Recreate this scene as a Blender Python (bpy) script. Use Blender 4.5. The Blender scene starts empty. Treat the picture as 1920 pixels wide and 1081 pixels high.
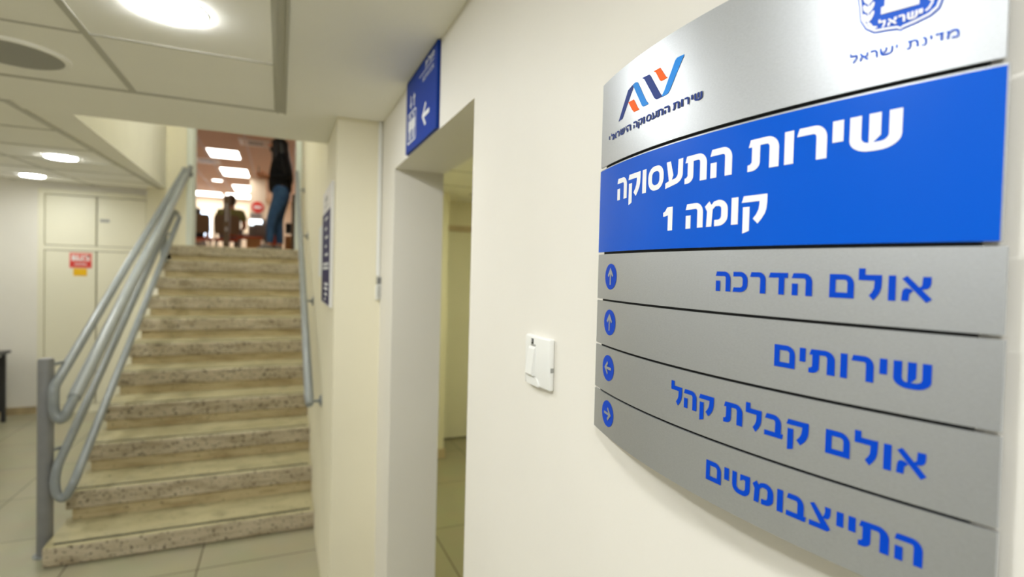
import bpy, bmesh, math, random
from mathutils import Vector, Matrix
from mathutils.geometry import tessellate_polygon
random.seed(7)
S = bpy.context.scene
COL = S.collection
PI = math.pi

# ---------------------------------------------------------------- camera
cd = bpy.data.cameras.new('camera')
cam = bpy.data.objects.new('camera', cd); COL.objects.link(cam)
cd.sensor_width = 36.0
cd.lens = 998.5 / 1920 * 36.0
cd.clip_start = 0.01; cd.clip_end = 100
yaw, pitch, roll = (math.radians(a) for a in (-23.52, 1.265, 1.448))
def cam_matrix():
    R0 = Matrix(((1, 0, 0), (0, 0, -1), (0, 1, 0)))
    cy, sy = math.cos(yaw), math.sin(yaw)
    Ry = Matrix(((cy, 0, sy), (0, 1, 0), (-sy, 0, cy)))
    cp, sp = math.cos(pitch), math.sin(pitch)
    Rp = Matrix(((1, 0, 0), (0, cp, -sp), (0, sp, cp)))
    cr, sr = math.cos(roll), math.sin(roll)
    Rr = Matrix(((cr, -sr, 0), (sr, cr, 0), (0, 0, 1)))
    R = Rr @ Rp @ Ry @ R0
    m = Matrix((R[0], -R[1], -R[2])).transposed().to_4x4()
    m.translation = (0, 0, 1.5)
    return m
cam.matrix_world = cam_matrix()
cd.dof.use_dof = True
cd.dof.focus_distance = 0.56
cd.dof.aperture_fstop = 3.9
S.camera = cam

# ---------------------------------------------------------------- world, exposure
w = bpy.data.worlds.new('daylight'); S.world = w; w.use_nodes = True
w.node_tree.nodes['Background'].inputs[0].default_value = (0.72, 0.84, 1.0, 1)
w.node_tree.nodes['Background'].inputs[1].default_value = 3.0
S.view_settings.view_transform = 'Standard'
S.view_settings.look = 'None'
S.view_settings.gamma = 1
S.view_settings.use_curve_mapping = False
S.view_settings.exposure = 0.94
S.cycles.use_denoising = True
S.cycles.max_bounces = 10
S.cycles.diffuse_bounces = 6
S.cycles.sample_clamp_indirect = 8.0

# lamp strengths (discs and panels that glow)
LAMP_NEAR = 78.0
LAMP_FAR = 60.0
PANEL = 5.0

# ---------------------------------------------------------------- materials
def srgb(r, g, b):
    f = lambda c: c / 12.92 if c <= 0.04045 else ((c + 0.055) / 1.055) ** 2.4
    return (f(r / 255), f(g / 255), f(b / 255), 1)
def mat(name, col, rough=0.6, metal=0.0, spec=0.5, noise=0.0, nscale=8.0, bump=0.0, bscale=60.0, stretch=(1, 1, 1), coat=0.0):
    m = bpy.data.materials.new(name); m.use_nodes = True
    nt = m.node_tree; b = nt.nodes['Principled BSDF']
    b.inputs['Base Color'].default_value = col
    b.inputs['Roughness'].default_value = rough
    b.inputs['Metallic'].default_value = metal
    b.inputs['Specular IOR Level'].default_value = spec
    b.inputs['Coat Weight'].default_value = coat
    tc = nt.nodes.new('ShaderNodeTexCoord'); mp = nt.nodes.new('ShaderNodeMapping')
    mp.inputs['Scale'].default_value = stretch
    nt.links.new(tc.outputs['Object'], mp.inputs['Vector'])
    if noise > 0:
        n = nt.nodes.new('ShaderNodeTexNoise'); n.inputs['Scale'].default_value = nscale; n.inputs['Detail'].default_value = 5
        nt.links.new(mp.outputs[0], n.inputs['Vector'])
        r = nt.nodes.new('ShaderNodeValToRGB')
        r.color_ramp.elements[0].position = 0.3; r.color_ramp.elements[1].position = 0.7
        r.color_ramp.elements[0].color = tuple(c * (1 - noise) for c in col[:3]) + (1,)
        r.color_ramp.elements[1].color = tuple(min(1, c * (1 + noise * .5)) for c in col[:3]) + (1,)
        nt.links.new(n.outputs['Fac'], r.inputs[0]); nt.links.new(r.outputs[0], b.inputs['Base Color'])
    if bump > 0:
        n2 = nt.nodes.new('ShaderNodeTexNoise'); n2.inputs['Scale'].default_value = bscale; n2.inputs['Detail'].default_value = 4
        nt.links.new(mp.outputs[0], n2.inputs['Vector'])
        bp = nt.nodes.new('ShaderNodeBump'); bp.inputs['Strength'].default_value = bump; bp.inputs['Distance'].default_value = 0.002
        nt.links.new(n2.outputs['Fac'], bp.inputs['Height']); nt.links.new(bp.outputs[0], b.inputs['Normal'])
    return m
def emis(name, col, strength):
    m = bpy.data.materials.new(name); m.use_nodes = True
    nt = m.node_tree; nt.nodes.clear()
    e = nt.nodes.new('ShaderNodeEmission'); e.inputs[0].default_value = col; e.inputs[1].default_value = strength
    o = nt.nodes.new('ShaderNodeOutputMaterial'); nt.links.new(e.outputs[0], o.inputs[0])
    return m

M = {}
M['wall'] = mat('cream_wall_paint', (0.84, 0.81, 0.75, 1), 0.55, noise=0.025, nscale=3, bump=0.12, bscale=90)
M['wall_warm_lit'] = mat('warm_lit_cream_wall', (0.85, 0.80, 0.63, 1), 0.55, noise=0.03, nscale=3, bump=0.1, bscale=90)  # same cream paint with the warmer light away from the camera put into it
M['wall_well'] = mat('stairwell_lit_cream_wall', (0.84, 0.83, 0.74, 1), 0.55, noise=0.03, nscale=3, bump=0.1, bscale=90)  # cream paint made paler to offset yellow light in the stairwell
M['plaster'] = mat('ceiling_plaster', (0.93, 0.915, 0.865, 1), 0.8, noise=0.02, nscale=2)
M['tile'] = mat('ceiling_tile', (0.93, 0.915, 0.865, 1), 0.85, noise=0.02, nscale=3, bump=0.15, bscale=220)
M['tbar'] = mat('ceiling_grid_metal', (0.50, 0.49, 0.43, 1), 0.5)
M['tbar_dark'] = mat('grid_shadow_gap', (0.22, 0.21, 0.18, 1), 0.7)
M['white'] = mat('white_plastic', (0.86, 0.86, 0.84, 1), 0.35)
M['greyplast'] = mat('grey_plastic', (0.35, 0.35, 0.33, 1), 0.5)
M['darkplast'] = mat('dark_plastic', (0.02, 0.02, 0.022, 1), 0.4)
M['rail'] = mat('grey_painted_steel', (0.24, 0.26, 0.265, 1), 0.34, noise=0.10, nscale=14, spec=0.6)
M['post'] = mat('dark_grey_painted_steel', (0.20, 0.20, 0.20, 1), 0.4, noise=0.1, nscale=14)
M['railsleeve'] = mat('lighter_grey_sleeve', (0.30, 0.32, 0.32, 1), 0.36, noise=0.08, nscale=10, spec=0.6)
M['frame'] = mat('pale_door_frame', (0.74, 0.78, 0.72, 1), 0.45)
M['cup'] = mat('cream_cupboard_paint', (0.82, 0.79, 0.64, 1), 0.45, noise=0.02, nscale=2)
M['skirt'] = mat('tan_skirting_stone', (0.42, 0.33, 0.19, 1), 0.5, noise=0.2, nscale=12)
M['skirt_l'] = mat('beige_skirting_stone', (0.62, 0.50, 0.33, 1), 0.5, noise=0.12, nscale=12)
M['silver'] = mat('brushed_silver_aluminium', (0.50, 0.52, 0.55, 1), 0.40, metal=0.75, noise=0.06, nscale=420, bump=0.035, bscale=700, stretch=(1, 1, 3))
M['backing'] = mat('black_sign_backing', (0.004, 0.004, 0.004, 1), 0.7)
M['blue'] = mat('glossy_blue_vinyl', srgb(0, 86, 204), 0.34, spec=0.12, bump=0.03, bscale=300)
M['bluelet'] = mat('royal_blue_vinyl', srgb(0, 66, 190), 0.45, spec=0.12)
M['whitelet'] = mat('white_vinyl', (0.88, 0.89, 0.93, 1), 0.4)
M['navy'] = mat('navy_vinyl', srgb(34, 58, 132), 0.5, spec=0.12)
M['sky'] = mat('sky_blue_vinyl', srgb(40, 140, 232), 0.5, spec=0.12)
M['orange'] = mat('orange_vinyl', srgb(248, 100, 16), 0.5, spec=0.12)
M['crestblue'] = mat('crest_blue_print', srgb(30, 90, 205), 0.45, spec=0.15)
M['liftblue'] = mat('deep_blue_sign_face', srgb(22, 58, 150), 0.5, spec=0.12)
M['liftwhite'] = mat('pale_sign_lettering', (0.80, 0.81, 0.82, 1), 0.5)
M['boardnavy'] = mat('navy_board_face', srgb(40, 34, 88), 0.5, spec=0.12)
M['boardhead'] = mat('board_header', (0.72, 0.71, 0.70, 1), 0.4)
M['paper'] = mat('pale_paper', (0.82, 0.83, 0.84, 1), 0.6)
M['red'] = mat('red_print', srgb(214, 52, 44), 0.5)
M['pink'] = mat('pale_red_print', srgb(226, 130, 122), 0.5)
M['yellow'] = mat('yellow_print', srgb(236, 184, 8), 0.5)
M['lens'] = emis('lamp_diffuser', (0.98, 1.0, .985, 1), LAMP_NEAR)
M['lensfar'] = emis('lamp_diffuser_far', (0.98, 1.0, 0.95, 1), LAMP_FAR)
M['panel'] = emis('light_panel_diffuser', (1.0, 0.94, 0.86, 1), PANEL)
M['grille'] = mat('speaker_grille', (0.36, 0.355, 0.33, 1), 0.7, bump=0.6, bscale=500)
M['upceil'] = mat('upper_room_ceiling', (0.74, 0.56, 0.43, 1), 0.8)
M['upbar'] = mat('upper_grid_bar', (0.72, 0.62, 0.58, 1), 0.6)
M['upwall'] = mat('upper_room_wall', (0.80, 0.70, 0.55, 1), 0.7)
M['upfloor'] = mat('upper_room_floor', (0.52, 0.40, 0.29, 1), 0.45, noise=0.1, nscale=4)
M['skin'] = mat('skin', srgb(214, 150, 116), 0.5)
M['hair'] = mat('black_hair', (0.008, 0.006, 0.006, 1), 0.45, bump=0.5, bscale=40, stretch=(8, 8, 1))
M['brownhair'] = mat('brown_hair', (0.09, 0.055, 0.03, 1), 0.5)
M['blackcloth'] = mat('black_cloth', (0.006, 0.006, 0.007, 1), 0.9, bump=0.4, bscale=80)
M['denim'] = mat('blue_denim', srgb(66, 102, 146), 0.85, noise=0.3, nscale=9, bump=0.3, bscale=200)
M['shoe'] = mat('grey_shoe', (0.30, 0.27, 0.24, 1), 0.7)
M['sole'] = mat('dark_sole', (0.03, 0.03, 0.03, 1), 0.8)
M['green'] = mat('olive_green_cloth', srgb(150, 156, 100), 0.9, bump=0.3, bscale=80)
M['chairback'] = mat('brown_perforated_metal', (0.30, 0.23, 0.15, 1), 0.45, metal=0.3, bump=0.4, bscale=150)
M['chairseat'] = mat('orange_red_seat', srgb(206, 84, 36), 0.5)
M['steel'] = mat('grey_steel', (0.42, 0.40, 0.37, 1), 0.35, metal=0.6)
M['brown'] = mat('brown_wood', (0.13, 0.075, 0.03, 1), 0.5, noise=0.25, nscale=6, stretch=(6, 6, 1))
M['postbrown'] = mat('brown_painted_post', (0.26, 0.19, 0.12, 1), 0.4)
M['lightwood'] = mat('light_wood', srgb(206, 152, 92), 0.5, noise=0.12, nscale=8, stretch=(1, 6, 6))
M['grey'] = mat('grey_laminate', (0.44, 0.42, 0.40, 1), 0.4)
M['greycloth'] = mat('grey_cloth', (0.28, 0.26, 0.25, 1), 0.8)
M['bluecloth'] = mat('blue_cloth', srgb(70, 110, 180), 0.8)
M['screen'] = emis('white_patch_glow', (0.85, 0.95, 1.0, 1), 2.2)
M['phone'] = mat('dark_phone', (0.02, 0.02, 0.025, 1), 0.25)

def floor_mat(name, base, grout, tx, ty, sx, sy):
    m = bpy.data.materials.new(name); m.use_nodes = True
    nt = m.node_tree; b = nt.nodes['Principled BSDF']
    tc = nt.nodes.new('ShaderNodeTexCoord'); mp = nt.nodes.new('ShaderNodeMapping')
    mp.inputs['Location'].default_value = (-tx, -ty, 0)
    nt.links.new(tc.outputs['Object'], mp.inputs['Vector'])
    br = nt.nodes.new('ShaderNodeTexBrick'); br.offset = 0; br.squash = 1
    br.inputs['Scale'].default_value = 1; br.inputs['Brick Width'].default_value = sx; br.inputs['Row Height'].default_value = sy
    br.inputs['Mortar Size'].default_value = 0.0035; br.inputs['Mortar Smooth'].default_value = 0.1; br.inputs['Bias'].default_value = 0
    br.inputs['Color1'].default_value = base; br.inputs['Color2'].default_value = tuple(c * .94 for c in base[:3]) + (1,)
    br.inputs['Mortar'].default_value = grout
    nt.links.new(mp.outputs[0], br.inputs['Vector'])
    n = nt.nodes.new('ShaderNodeTexNoise'); n.inputs['Scale'].default_value = 5; n.inputs['Detail'].default_value = 6
    nt.links.new(tc.outputs['Object'], n.inputs['Vector'])
    mx = nt.nodes.new('ShaderNodeMix'); mx.data_type = 'RGBA'; mx.blend_type = 'MULTIPLY'; mx.inputs['Factor'].default_value = 0.18
    nt.links.new(br.outputs['Color'], mx.inputs['A']); nt.links.new(n.outputs['Color'], mx.inputs['B'])
    nt.links.new(mx.outputs['Result'], b.inputs['Base Color'])
    b.inputs['Roughness'].default_value = 0.28
    return m
M['floor'] = floor_mat('cream_floor_tile', (0.40, 0.375, 0.255, 1), (0.09, 0.075, 0.04, 1), -0.36, 3.02, 0.6, 0.66)

def stone_mat(name, base, dark, pit, amount):
    m = bpy.data.materials.new(name); m.use_nodes = True
    nt = m.node_tree; b = nt.nodes['Principled BSDF']
    tc = nt.nodes.new('ShaderNodeTexCoord')
    def noise(scale, detail, stretch, p0, p1):
        mp = nt.nodes.new('ShaderNodeMapping'); mp.inputs['Scale'].default_value = stretch
        nt.links.new(tc.outputs['Object'], mp.inputs['Vector'])
        n = nt.nodes.new('ShaderNodeTexNoise'); n.inputs['Scale'].default_value = scale; n.inputs['Detail'].default_value = detail
        nt.links.new(mp.outputs[0], n.inputs['Vector'])
        r = nt.nodes.new('ShaderNodeMapRange'); r.inputs['From Min'].default_value = p0; r.inputs['From Max'].default_value = p1
        nt.links.new(n.outputs['Fac'], r.inputs['Value'])
        return r.outputs[0]
    c = None
    def mix(prev, col, fac):
        mx = nt.nodes.new('ShaderNodeMix'); mx.data_type = 'RGBA'
        nt.links.new(fac, mx.inputs['Factor'])
        if isinstance(prev, tuple): mx.inputs['A'].default_value = prev
        else: nt.links.new(prev, mx.inputs['A'])
        mx.inputs['B'].default_value = col
        return mx.outputs['Result']
    c = mix(base, dark, noise(5, 6, (1, 2, 5), 0.42, 0.85))
    c = mix(c, tuple(v * .62 for v in dark[:3]) + (1,), noise(11, 8, (1, 1, 6), 0.52, 0.95))
    c = mix(c, pit, noise(48, 3, (1, 1, 1.6), amount, amount + 0.05))
    nt.links.new(c, b.inputs['Base Color'])
    b.inputs['Roughness'].default_value = 0.5
    return m
M['tread'] = stone_mat('worn_travertine_tread', (0.52, 0.45, 0.33, 1), (0.27, 0.21, 0.12, 1), (0.05, 0.04, 0.025, 1), 0.59)
M['treadtop'] = stone_mat('worn_smooth_tread_top', (0.47, 0.42, 0.25, 1), (0.30, 0.26, 0.14, 1), (0.08, 0.065, 0.035, 1), 0.66)
M['riser'] = stone_mat('stained_yellow_stone_riser', (0.55, 0.46, 0.27, 1), (0.33, 0.23, 0.10, 1), (0.07, 0.05, 0.02, 1), 0.66)
M['core'] = mat('stair_core_plaster', (0.6, 0.52, 0.36, 1), 0.8)
M['grip'] = mat('dark_grip_strip', (0.004, 0.005, 0.003, 1), 0.95)
def glass_mat():
    m = bpy.data.materials.new('window_glass'); m.use_nodes = True
    nt = m.node_tree; nt.nodes.clear()
    t = nt.nodes.new('ShaderNodeBsdfTransparent'); g = nt.nodes.new('ShaderNodeBsdfGlossy'); g.inputs['Roughness'].default_value = 0.02
    x = nt.nodes.new('ShaderNodeMixShader'); x.inputs[0].default_value = 0.08
    o = nt.nodes.new('ShaderNodeOutputMaterial')
    nt.links.new(t.outputs[0], x.inputs[1]); nt.links.new(g.outputs[0], x.inputs[2]); nt.links.new(x.outputs[0], o.inputs[0])
    return m
M['glass'] = glass_mat()

# ---------------------------------------------------------------- helpers
ORG = {}
def org(o):
    while o.parent: o = o.parent
    return ORG.get(o.name, Vector((0, 0, 0)))
def thing(name, label, cat, loc=(0, 0, 0), group=None):
    o = bpy.data.objects.new(name, None); COL.objects.link(o)
    o.empty_display_size = 0.05
    o.location = loc; ORG[o.name] = Vector(loc)
    o['label'] = label; o['category'] = cat
    if group: o['group'] = group
    return o
def tag(o, label, cat, group=None):
    o['label'] = label; o['category'] = cat
    if group: o['group'] = group
    return o
def finish(name, bm, m, parent=None, label=None, smooth=False, fix=True):
    if fix: bmesh.ops.recalc_face_normals(bm, faces=bm.faces)
    me = bpy.data.meshes.new(name)
    o = bpy.data.objects.new(name, me); COL.objects.link(o)
    if parent:
        o.parent = parent
        bmesh.ops.translate(bm, verts=bm.verts, vec=-org(parent))
    bm.to_mesh(me); bm.free()
    for mm in (m if isinstance(m, (list, tuple)) else [m]): me.materials.append(mm)
    if smooth:
        for p in me.polygons: p.use_smooth = True
        try: me.set_sharp_from_angle(angle=math.radians(smooth if smooth is not True else 40))
        except Exception: pass
    if label: o['label'] = label
    return o
def base_thing(o):
    """move the origin of a one-mesh thing to its own base"""
    me = o.data
    xs = [v.co for v in me.vertices]
    c = Vector(((min(v.x for v in xs) + max(v.x for v in xs)) / 2, (min(v.y for v in xs) + max(v.y for v in xs)) / 2, min(v.z for v in xs)))
    me.transform(Matrix.Translation(-c)); o.location = c
    return o
def struct(name, bm, m, smooth=False):
    o = finish(name, bm, m, smooth=smooth); o['kind'] = 'structure'; return o
def box(bm, x0, x1, y0, y1, z0, z1, bev=0.0, seg=2, mi=0):
    b2 = bmesh.new() if bev else bm
    vs = [b2.verts.new((x, y, z)) for x in (x0, x1) for y in (y0, y1) for z in (z0, z1)]
    fs = [b2.faces.new([vs[i] for i in q]) for q in ((0, 1, 3, 2), (4, 6, 7, 5), (0, 4, 5, 1), (2, 3, 7, 6), (0, 2, 6, 4), (1, 5, 7, 3))]
    if bev:
        bmesh.ops.recalc_face_normals(b2, faces=b2.faces)
        bmesh.ops.bevel(b2, geom=list(b2.edges), offset=bev, segments=seg, affect='EDGES', profile=0.5)
        merge(bm, b2); return
    for f in fs: f.material_index = mi
def merge(bm, b2):
    me = bpy.data.meshes.new('tmp'); b2.to_mesh(me); b2.free(); bm.from_mesh(me); bpy.data.meshes.remove(me)
def B(*a, **k):
    bm = bmesh.new(); box(bm, *a, **k); return bm
def Bs(boxes):
    bm = bmesh.new()
    for b in boxes: box(bm, *b)
    return bm
def prism(bm, pts, axis, a0, a1):
    """extrude a 2-D outline along an axis; pts are the two other coordinates in xyz order"""
    def P(p, a):
        if axis == 0: return (a, p[0], p[1])
        if axis == 1: return (p[0], a, p[1])
        return (p[0], p[1], a)
    A = [bm.verts.new(P(p, a0)) for p in pts]; Bv = [bm.verts.new(P(p, a1)) for p in pts]
    n = len(pts)
    bm.faces.new(A); bm.faces.new(Bv[::-1])
    for i in range(n): bm.faces.new((A[i], A[(i + 1) % n], Bv[(i + 1) % n], Bv[i]))
def tube(bm, pts, r, seg=14, caps=True):
    pts = [Vector(p) for p in pts]
    rs = r if isinstance(r, (list, tuple)) else [r] * len(pts)
    rings = []; prev = None
    for i, p in enumerate(pts):
        t = (pts[min(i + 1, len(pts) - 1)] - pts[max(i - 1, 0)]).normalized()
        if prev is None:
            a = Vector((0, 0, 1)) if abs(t.z) < 0.9 else Vector((1, 0, 0))
            n = t.cross(a).normalized()
        else:
            n = (prev - t * prev.dot(t)).normalized()
        prev = n; b = t.cross(n)
        rings.append([bm.verts.new(p + (n * math.cos(2 * PI * k / seg) + b * math.sin(2 * PI * k / seg)) * rs[i]) for k in range(seg)])
    for A, C in zip(rings, rings[1:]):
        for k in range(seg): bm.faces.new((A[k], A[(k + 1) % seg], C[(k + 1) % seg], C[k]))
    if caps:
        bm.faces.new(rings[0][::-1]); bm.faces.new(rings[-1])
def lathe(bm, prof, c, axis=2, seg=40):
    """profile of (radius, height) turned round an axis through c"""
    rings = []
    for r, h in prof:
        ring = []
        for k in range(seg):
            a = 2 * PI * k / seg; u, v = r * math.cos(a), r * math.sin(a)
            q = (u, v, h) if axis == 2 else ((h, u, v) if axis == 0 else (u, h, v))
            ring.append(bm.verts.new(Vector(c) + Vector(q)))
        rings.append(ring)
    for A, C in zip(rings, rings[1:]):
        for k in range(seg): bm.faces.new((A[k], A[(k + 1) % seg], C[(k + 1) % seg], C[k]))
    if prof[0][0] > 1e-6: bm.faces.new(rings[0][::-1])
    if prof[-1][0] > 1e-6: bm.faces.new(rings[-1])
    bmesh.ops.remove_doubles(bm, verts=bm.verts, dist=1e-7)
def quad(bm, *p):
    bm.faces.new([bm.verts.new(q) for q in p])
def copy_tree(o, parent=None):
    c = o.copy(); COL.objects.link(c)
    if parent: c.parent = parent
    for ch in list(o.children): copy_tree(ch, c)
    return c

# ================================================================ SETTING
ZC = 2.123                      # ceiling of the near hall
XW = 0.38                       # wall that carries the directory sign
XS = 0.2007                     # wall along the stairs
ZU = 1.7395                     # upper floor
def zs(y): return ZC + 0.05 * (y - 2.64)   # the left ceiling rises gently away from the hall

struct('floor', B(-5, 2.3, -3.5, 6.95, -0.12, 0), M['floor'])
struct('wall_right', Bs([(XW, 0.566, -3.5, 1.102, 0, 2.2), (XW, 0.566, 1.102, 1.981, 1.885, 2.2), (XW, 0.566, 1.981, 2.25, 0, 2.2)]), M['wall'])
struct('wall_stairs', Bs([(XS, 0.566, 2.25, 6.6, 0, 4.2)]), M['wall_warm_lit'])
struct('wall_left', B(-5.15, -5, -3.5, 6.95, 0, 2.6), M['wall'])
struct('wall_rear', B(-5, 2.3, -3.65, -3.5, 0, 2.6), M['wall'])
struct('wall_back', B(-5, -1.06, 6.80, 6.95, 0, 2.6), M['wall'])
struct('baseboard_back', Bs([(-5, -2.225, 6.785, 6.80, 0, 0.075)]), M['skirt'])
# near ceiling: lay-in tiles, then the plain border
struct('ceiling', B(-5, -0.03, -3.5, 2.285, ZC, ZC + 0.1), M['tile'])
bm = bmesh.new()
box(bm, 0.012, XW, -3.5, 2.25, ZC, ZC + 0.1)
box(bm, 0.012, XS, 2.25, 2.76, ZC, ZC + 0.1)
box(bm, -5, 0.012, 2.305, 2.64, ZC, ZC + 0.1)
box(bm, -0.955, 0.012, 2.64, 2.76, ZC, ZC + 0.1)
struct('ceiling_border', bm, M['plaster'])
# grid of the near ceiling
bm = bmesh.new()
for x in (-0.487, -0.97, -1.453, -1.936, -2.42, -2.9, -3.4, -3.9, -4.4):
    box(bm, x - 0.009, x + 0.009, -3.5, 2.285, ZC - 0.004, ZC + 0.001)
for k in range(11):
    y = 1.782 - 0.522 * k
    box(bm, -5, -0.03, y - 0.004, y + 0.004, ZC - 0.003, ZC + 0.001)
struct('trim_1', bm, M['tbar'])
bm = bmesh.new()
box(bm, -0.030, 0.012, -3.5, 2.305, ZC - 0.003, ZC + 0.05)
box(bm, -0.022, -0.016, -3.5, 2.30, ZC - 0.009, ZC)
box(bm, 0.004, 0.011, -3.5, 2.30, ZC - 0.009, ZC)
box(bm, -5, -0.03, 2.285, 2.305, ZC - 0.003, ZC + 0.05)
struct('trim_2', bm, M['tbar'])
# rising ceiling on the left, its plain edge strip and its grid
def sl(x, y, dz=0): return (x, y, zs(y) + dz)
def xe(y): return -0.957 + (y - 2.64) * (-1.142 + 0.957) / 3.82      # outer edge of the strip
def xw(y): return -0.803 + (y - 2.76) * (-1.085 + 0.803) / 3.69      # edge of the stairwell
def slab(bm, fa, fb, y0, y1, t=0.08, dz=0):
    v = [bm.verts.new(sl(f(y), y, d)) for d in (dz, dz + t) for (f, y) in ((fa, y0), (fb, y0), (fb, y1), (fa, y1))]
    for q in ((0, 1, 2, 3), (7, 6, 5, 4), (0, 4, 5, 1), (1, 5, 6, 2), (2, 6, 7, 3), (3, 7, 4, 0)): bm.faces.new([v[i] for i in q])
bm = bmesh.new(); slab(bm, lambda y: -5, xe, 2.64, 6.8); struct('ceiling_left', bm, M['tile'])
bm = bmesh.new(); slab(bm, xe, xw, 2.76, 6.8, .004); struct('ceiling_strip', bm, M['plaster'])
bm = bmesh.new()
slab(bm, lambda y: xe(y) - .02, lambda y: xe(y) + .006, 2.64, 6.8, .010, -.007)
slab(bm, lambda y: -5, lambda y: xe(y) - .02, 2.64, 2.655, .010, -.007)
for d in (0.62, 1.25, 1.9, 2.5, 3.1):
    slab(bm, lambda y: xe(y) - d - .008, lambda y: xe(y) - d + .008, 2.66, 6.8, .006, -.004)
for y in (3.28, 3.95, 4.62, 5.29, 5.96, 6.6):
    slab(bm, lambda q: -5, lambda q: xe(q) - .02, y - .006, y + .006, .006, -.004)
struct('trim_3', bm, M['tbar'])
# stairwell above the opening
bm = bmesh.new()
A = [(-0.803, 2.76), (-1.085, 6.45), (-1.20, 6.45), (-0.918, 2.76)]
v0 = [bm.verts.new((x, y, zs(y) + 0.004)) for x, y in A]; v1 = [bm.verts.new((x, y, 4.2)) for x, y in A]
bm.faces.new(v0[::-1]); bm.faces.new(v1)
for i in range(4): bm.faces.new((v0[i], v0[(i + 1) % 4], v1[(i + 1) % 4], v1[i]))
struct('wall_stairwell', bm, M['wall_well'])
struct('wall_header', B(-0.803, XS, 2.66, 2.76, ZC + 0.1, 4.2), M['wall_warm_lit'])
struct('ceiling_stairwell', B(-1.3, XS, 2.66, 6.95, 4.2, 4.3), M['plaster'])
# wall with the doorway at the head of the stairs
struct('wall_landing', Bs([(-1.25, -0.905, 6.45, 6.6, 1.40, 4.2), (-0.905, 0.2007, 6.45, 6.6, 3.88, 4.2)]), M['wall_warm_lit'])
bm = bmesh.new()
box(bm, -0.905, -0.845, 6.43, 6.62, ZU, 3.88, 0.004)
box(bm, 0.150, 0.2007, 6.43, 6.62, ZU, 3.88, 0.004)
box(bm, -0.905, 0.2007, 6.43, 6.62, 3.82, 3.88, 0.004)
box(bm, -0.85, -0.835, 6.50, 6.58, ZU, 3.82); box(bm, 0.14, 0.152, 6.50, 6.58, ZU, 3.82)
d2 = struct('door_2', bm, M['frame'])
# corridor beyond the doorway in the right wall
struct('wall_corridor', Bs([(0.566, 1.25, 4.2, 4.73, 0, 2.3), (1.25, 2.3, 4.73, 4.83, 0, 2.3), (1.25, 2.15, 4.63, 4.73, 1.95, 2.3)]), M['wall_warm_lit'])
struct('wall_corridor_side', B(2.15, 2.3, -3.5, 4.73, 0, 2.3), M['wall_warm_lit'])
struct('ceiling_corridor', B(0.566, 2.15, -3.5, 4.73, 2.17, 2.3), M['tile'])
bm = bmesh.new()
for x in (0.93, 1.43, 1.93): box(bm, x - .008, x + .008, -3.5, 4.2, 2.166, 2.171)
for y in (2.2, 2.75, 3.3, 3.85): box(bm, 0.566, 2.15, y - .006, y + .006, 2.167, 2.171)
struct('trim_4', bm, M['tbar'])
struct('baseboard_corridor', Bs([(0.566, 1.262, 4.188, 4.2, 0, 0.075), (1.25, 1.262, 4.2, 4.60, 0, 0.075)]), M['skirt_l'])
door = bmesh.new()
box(door, 1.265, 2.14, 4.655, 4.70, 0.012, 1.90, 0.003)
dr = struct('door_1', door, M['cup'])
bm = bmesh.new(); box(bm, 1.25, 2.15, 4.63, 4.72, 1.90, 1.95, 0.003); box(bm, 1.25, 1.268, 4.63, 4.72, 0, 1.90)
fr = finish('door_frame', bm, M['skirt_l'], dr)
bm = bmesh.new(); tube(bm, [(2.05, 4.655, 1.0), (2.05, 4.60, 1.0), (1.94, 4.60, 1.0)], 0.01); finish('door_handle', bm, M['steel'], dr, smooth=True)

# upper room
struct('floor_upper', Bs([(-1.1, 4, 6.45, 6.95, ZU - 0.15, ZU), (-6, 4, 6.95, 22, ZU - 0.15, ZU)]), M['upfloor'])
struct('ceiling_upper', B(-6, 4, 6.6, 22, 4.1, 4.2), M['upceil'])
struct('wall_upper_left', B(-6.15, -6, 6.95, 22, ZU, 4.1), M['upwall'])
struct('wall_upper_right', B(4, 4.15, 6.6, 22, ZU, 4.1), M['upwall'])
struct('wall_upper_near', Bs([(0.2007, 4, 6.6, 6.7, ZU, 4.1), (-6, -1.25, 6.95, 7.05, ZU, 4.1), (-1.25, -1.1, 6.6, 7.05, ZU, 4.1)]), M['upwall'])
WINS = [(-4.9, -4.1, 2.75, 3.62), (-3.3, -2.9, 2.75, 3.62), (-2.74, -2.27, 2.62, 3.62), (-1.66, -1.36, 2.72, 3.62), (1.2, 2.4, 2.7, 3.6)]
bm = bmesh.new()
xs = -6
for (a, b, z0, z1) in WINS:
    box(bm, xs, a, 22, 22.15, ZU, 4.1); box(bm, a, b, 22, 22.15, ZU, z0); box(bm, a, b, 22, 22.15, z1, 4.1); xs = b
box(bm, xs, 4, 22, 22.15, ZU, 4.1)
struct('wall_upper_far', bm, M['upwall'])
for i, (a, b, z0, z1) in enumerate(WINS):
    bm = bmesh.new()
    for q in ((a, a + .04, 22, 22.08, z0, z1), (b - .04, b, 22, 22.08, z0, z1), (a + .04, b - .04, 22, 22.08, z0, z0 + .04), (a + .04, b - .04, 22, 22.08, z1 - .04, z1)): box(bm, *q)
    o = struct('window_%d' % (i + 1), bm, M['white'])
    finish('pane', B(a + .04, b - .04, 22.03, 22.036, z0 + .04, z1 - .04), M['glass'], o)
# pillar in the upper room
struct('wall_pillar', B(-0.82, -0.42, 16.75, 17.2, ZU, 4.1), M['upwall'])
bm = bmesh.new()
for x in (-2.95, -2.05, -1.55, -0.68, 0.25, 1.2): box(bm, x - .025, x + .025, 6.7, 22, 4.093, 4.101)
struct('trim_5', bm, M['upbar'])

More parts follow.
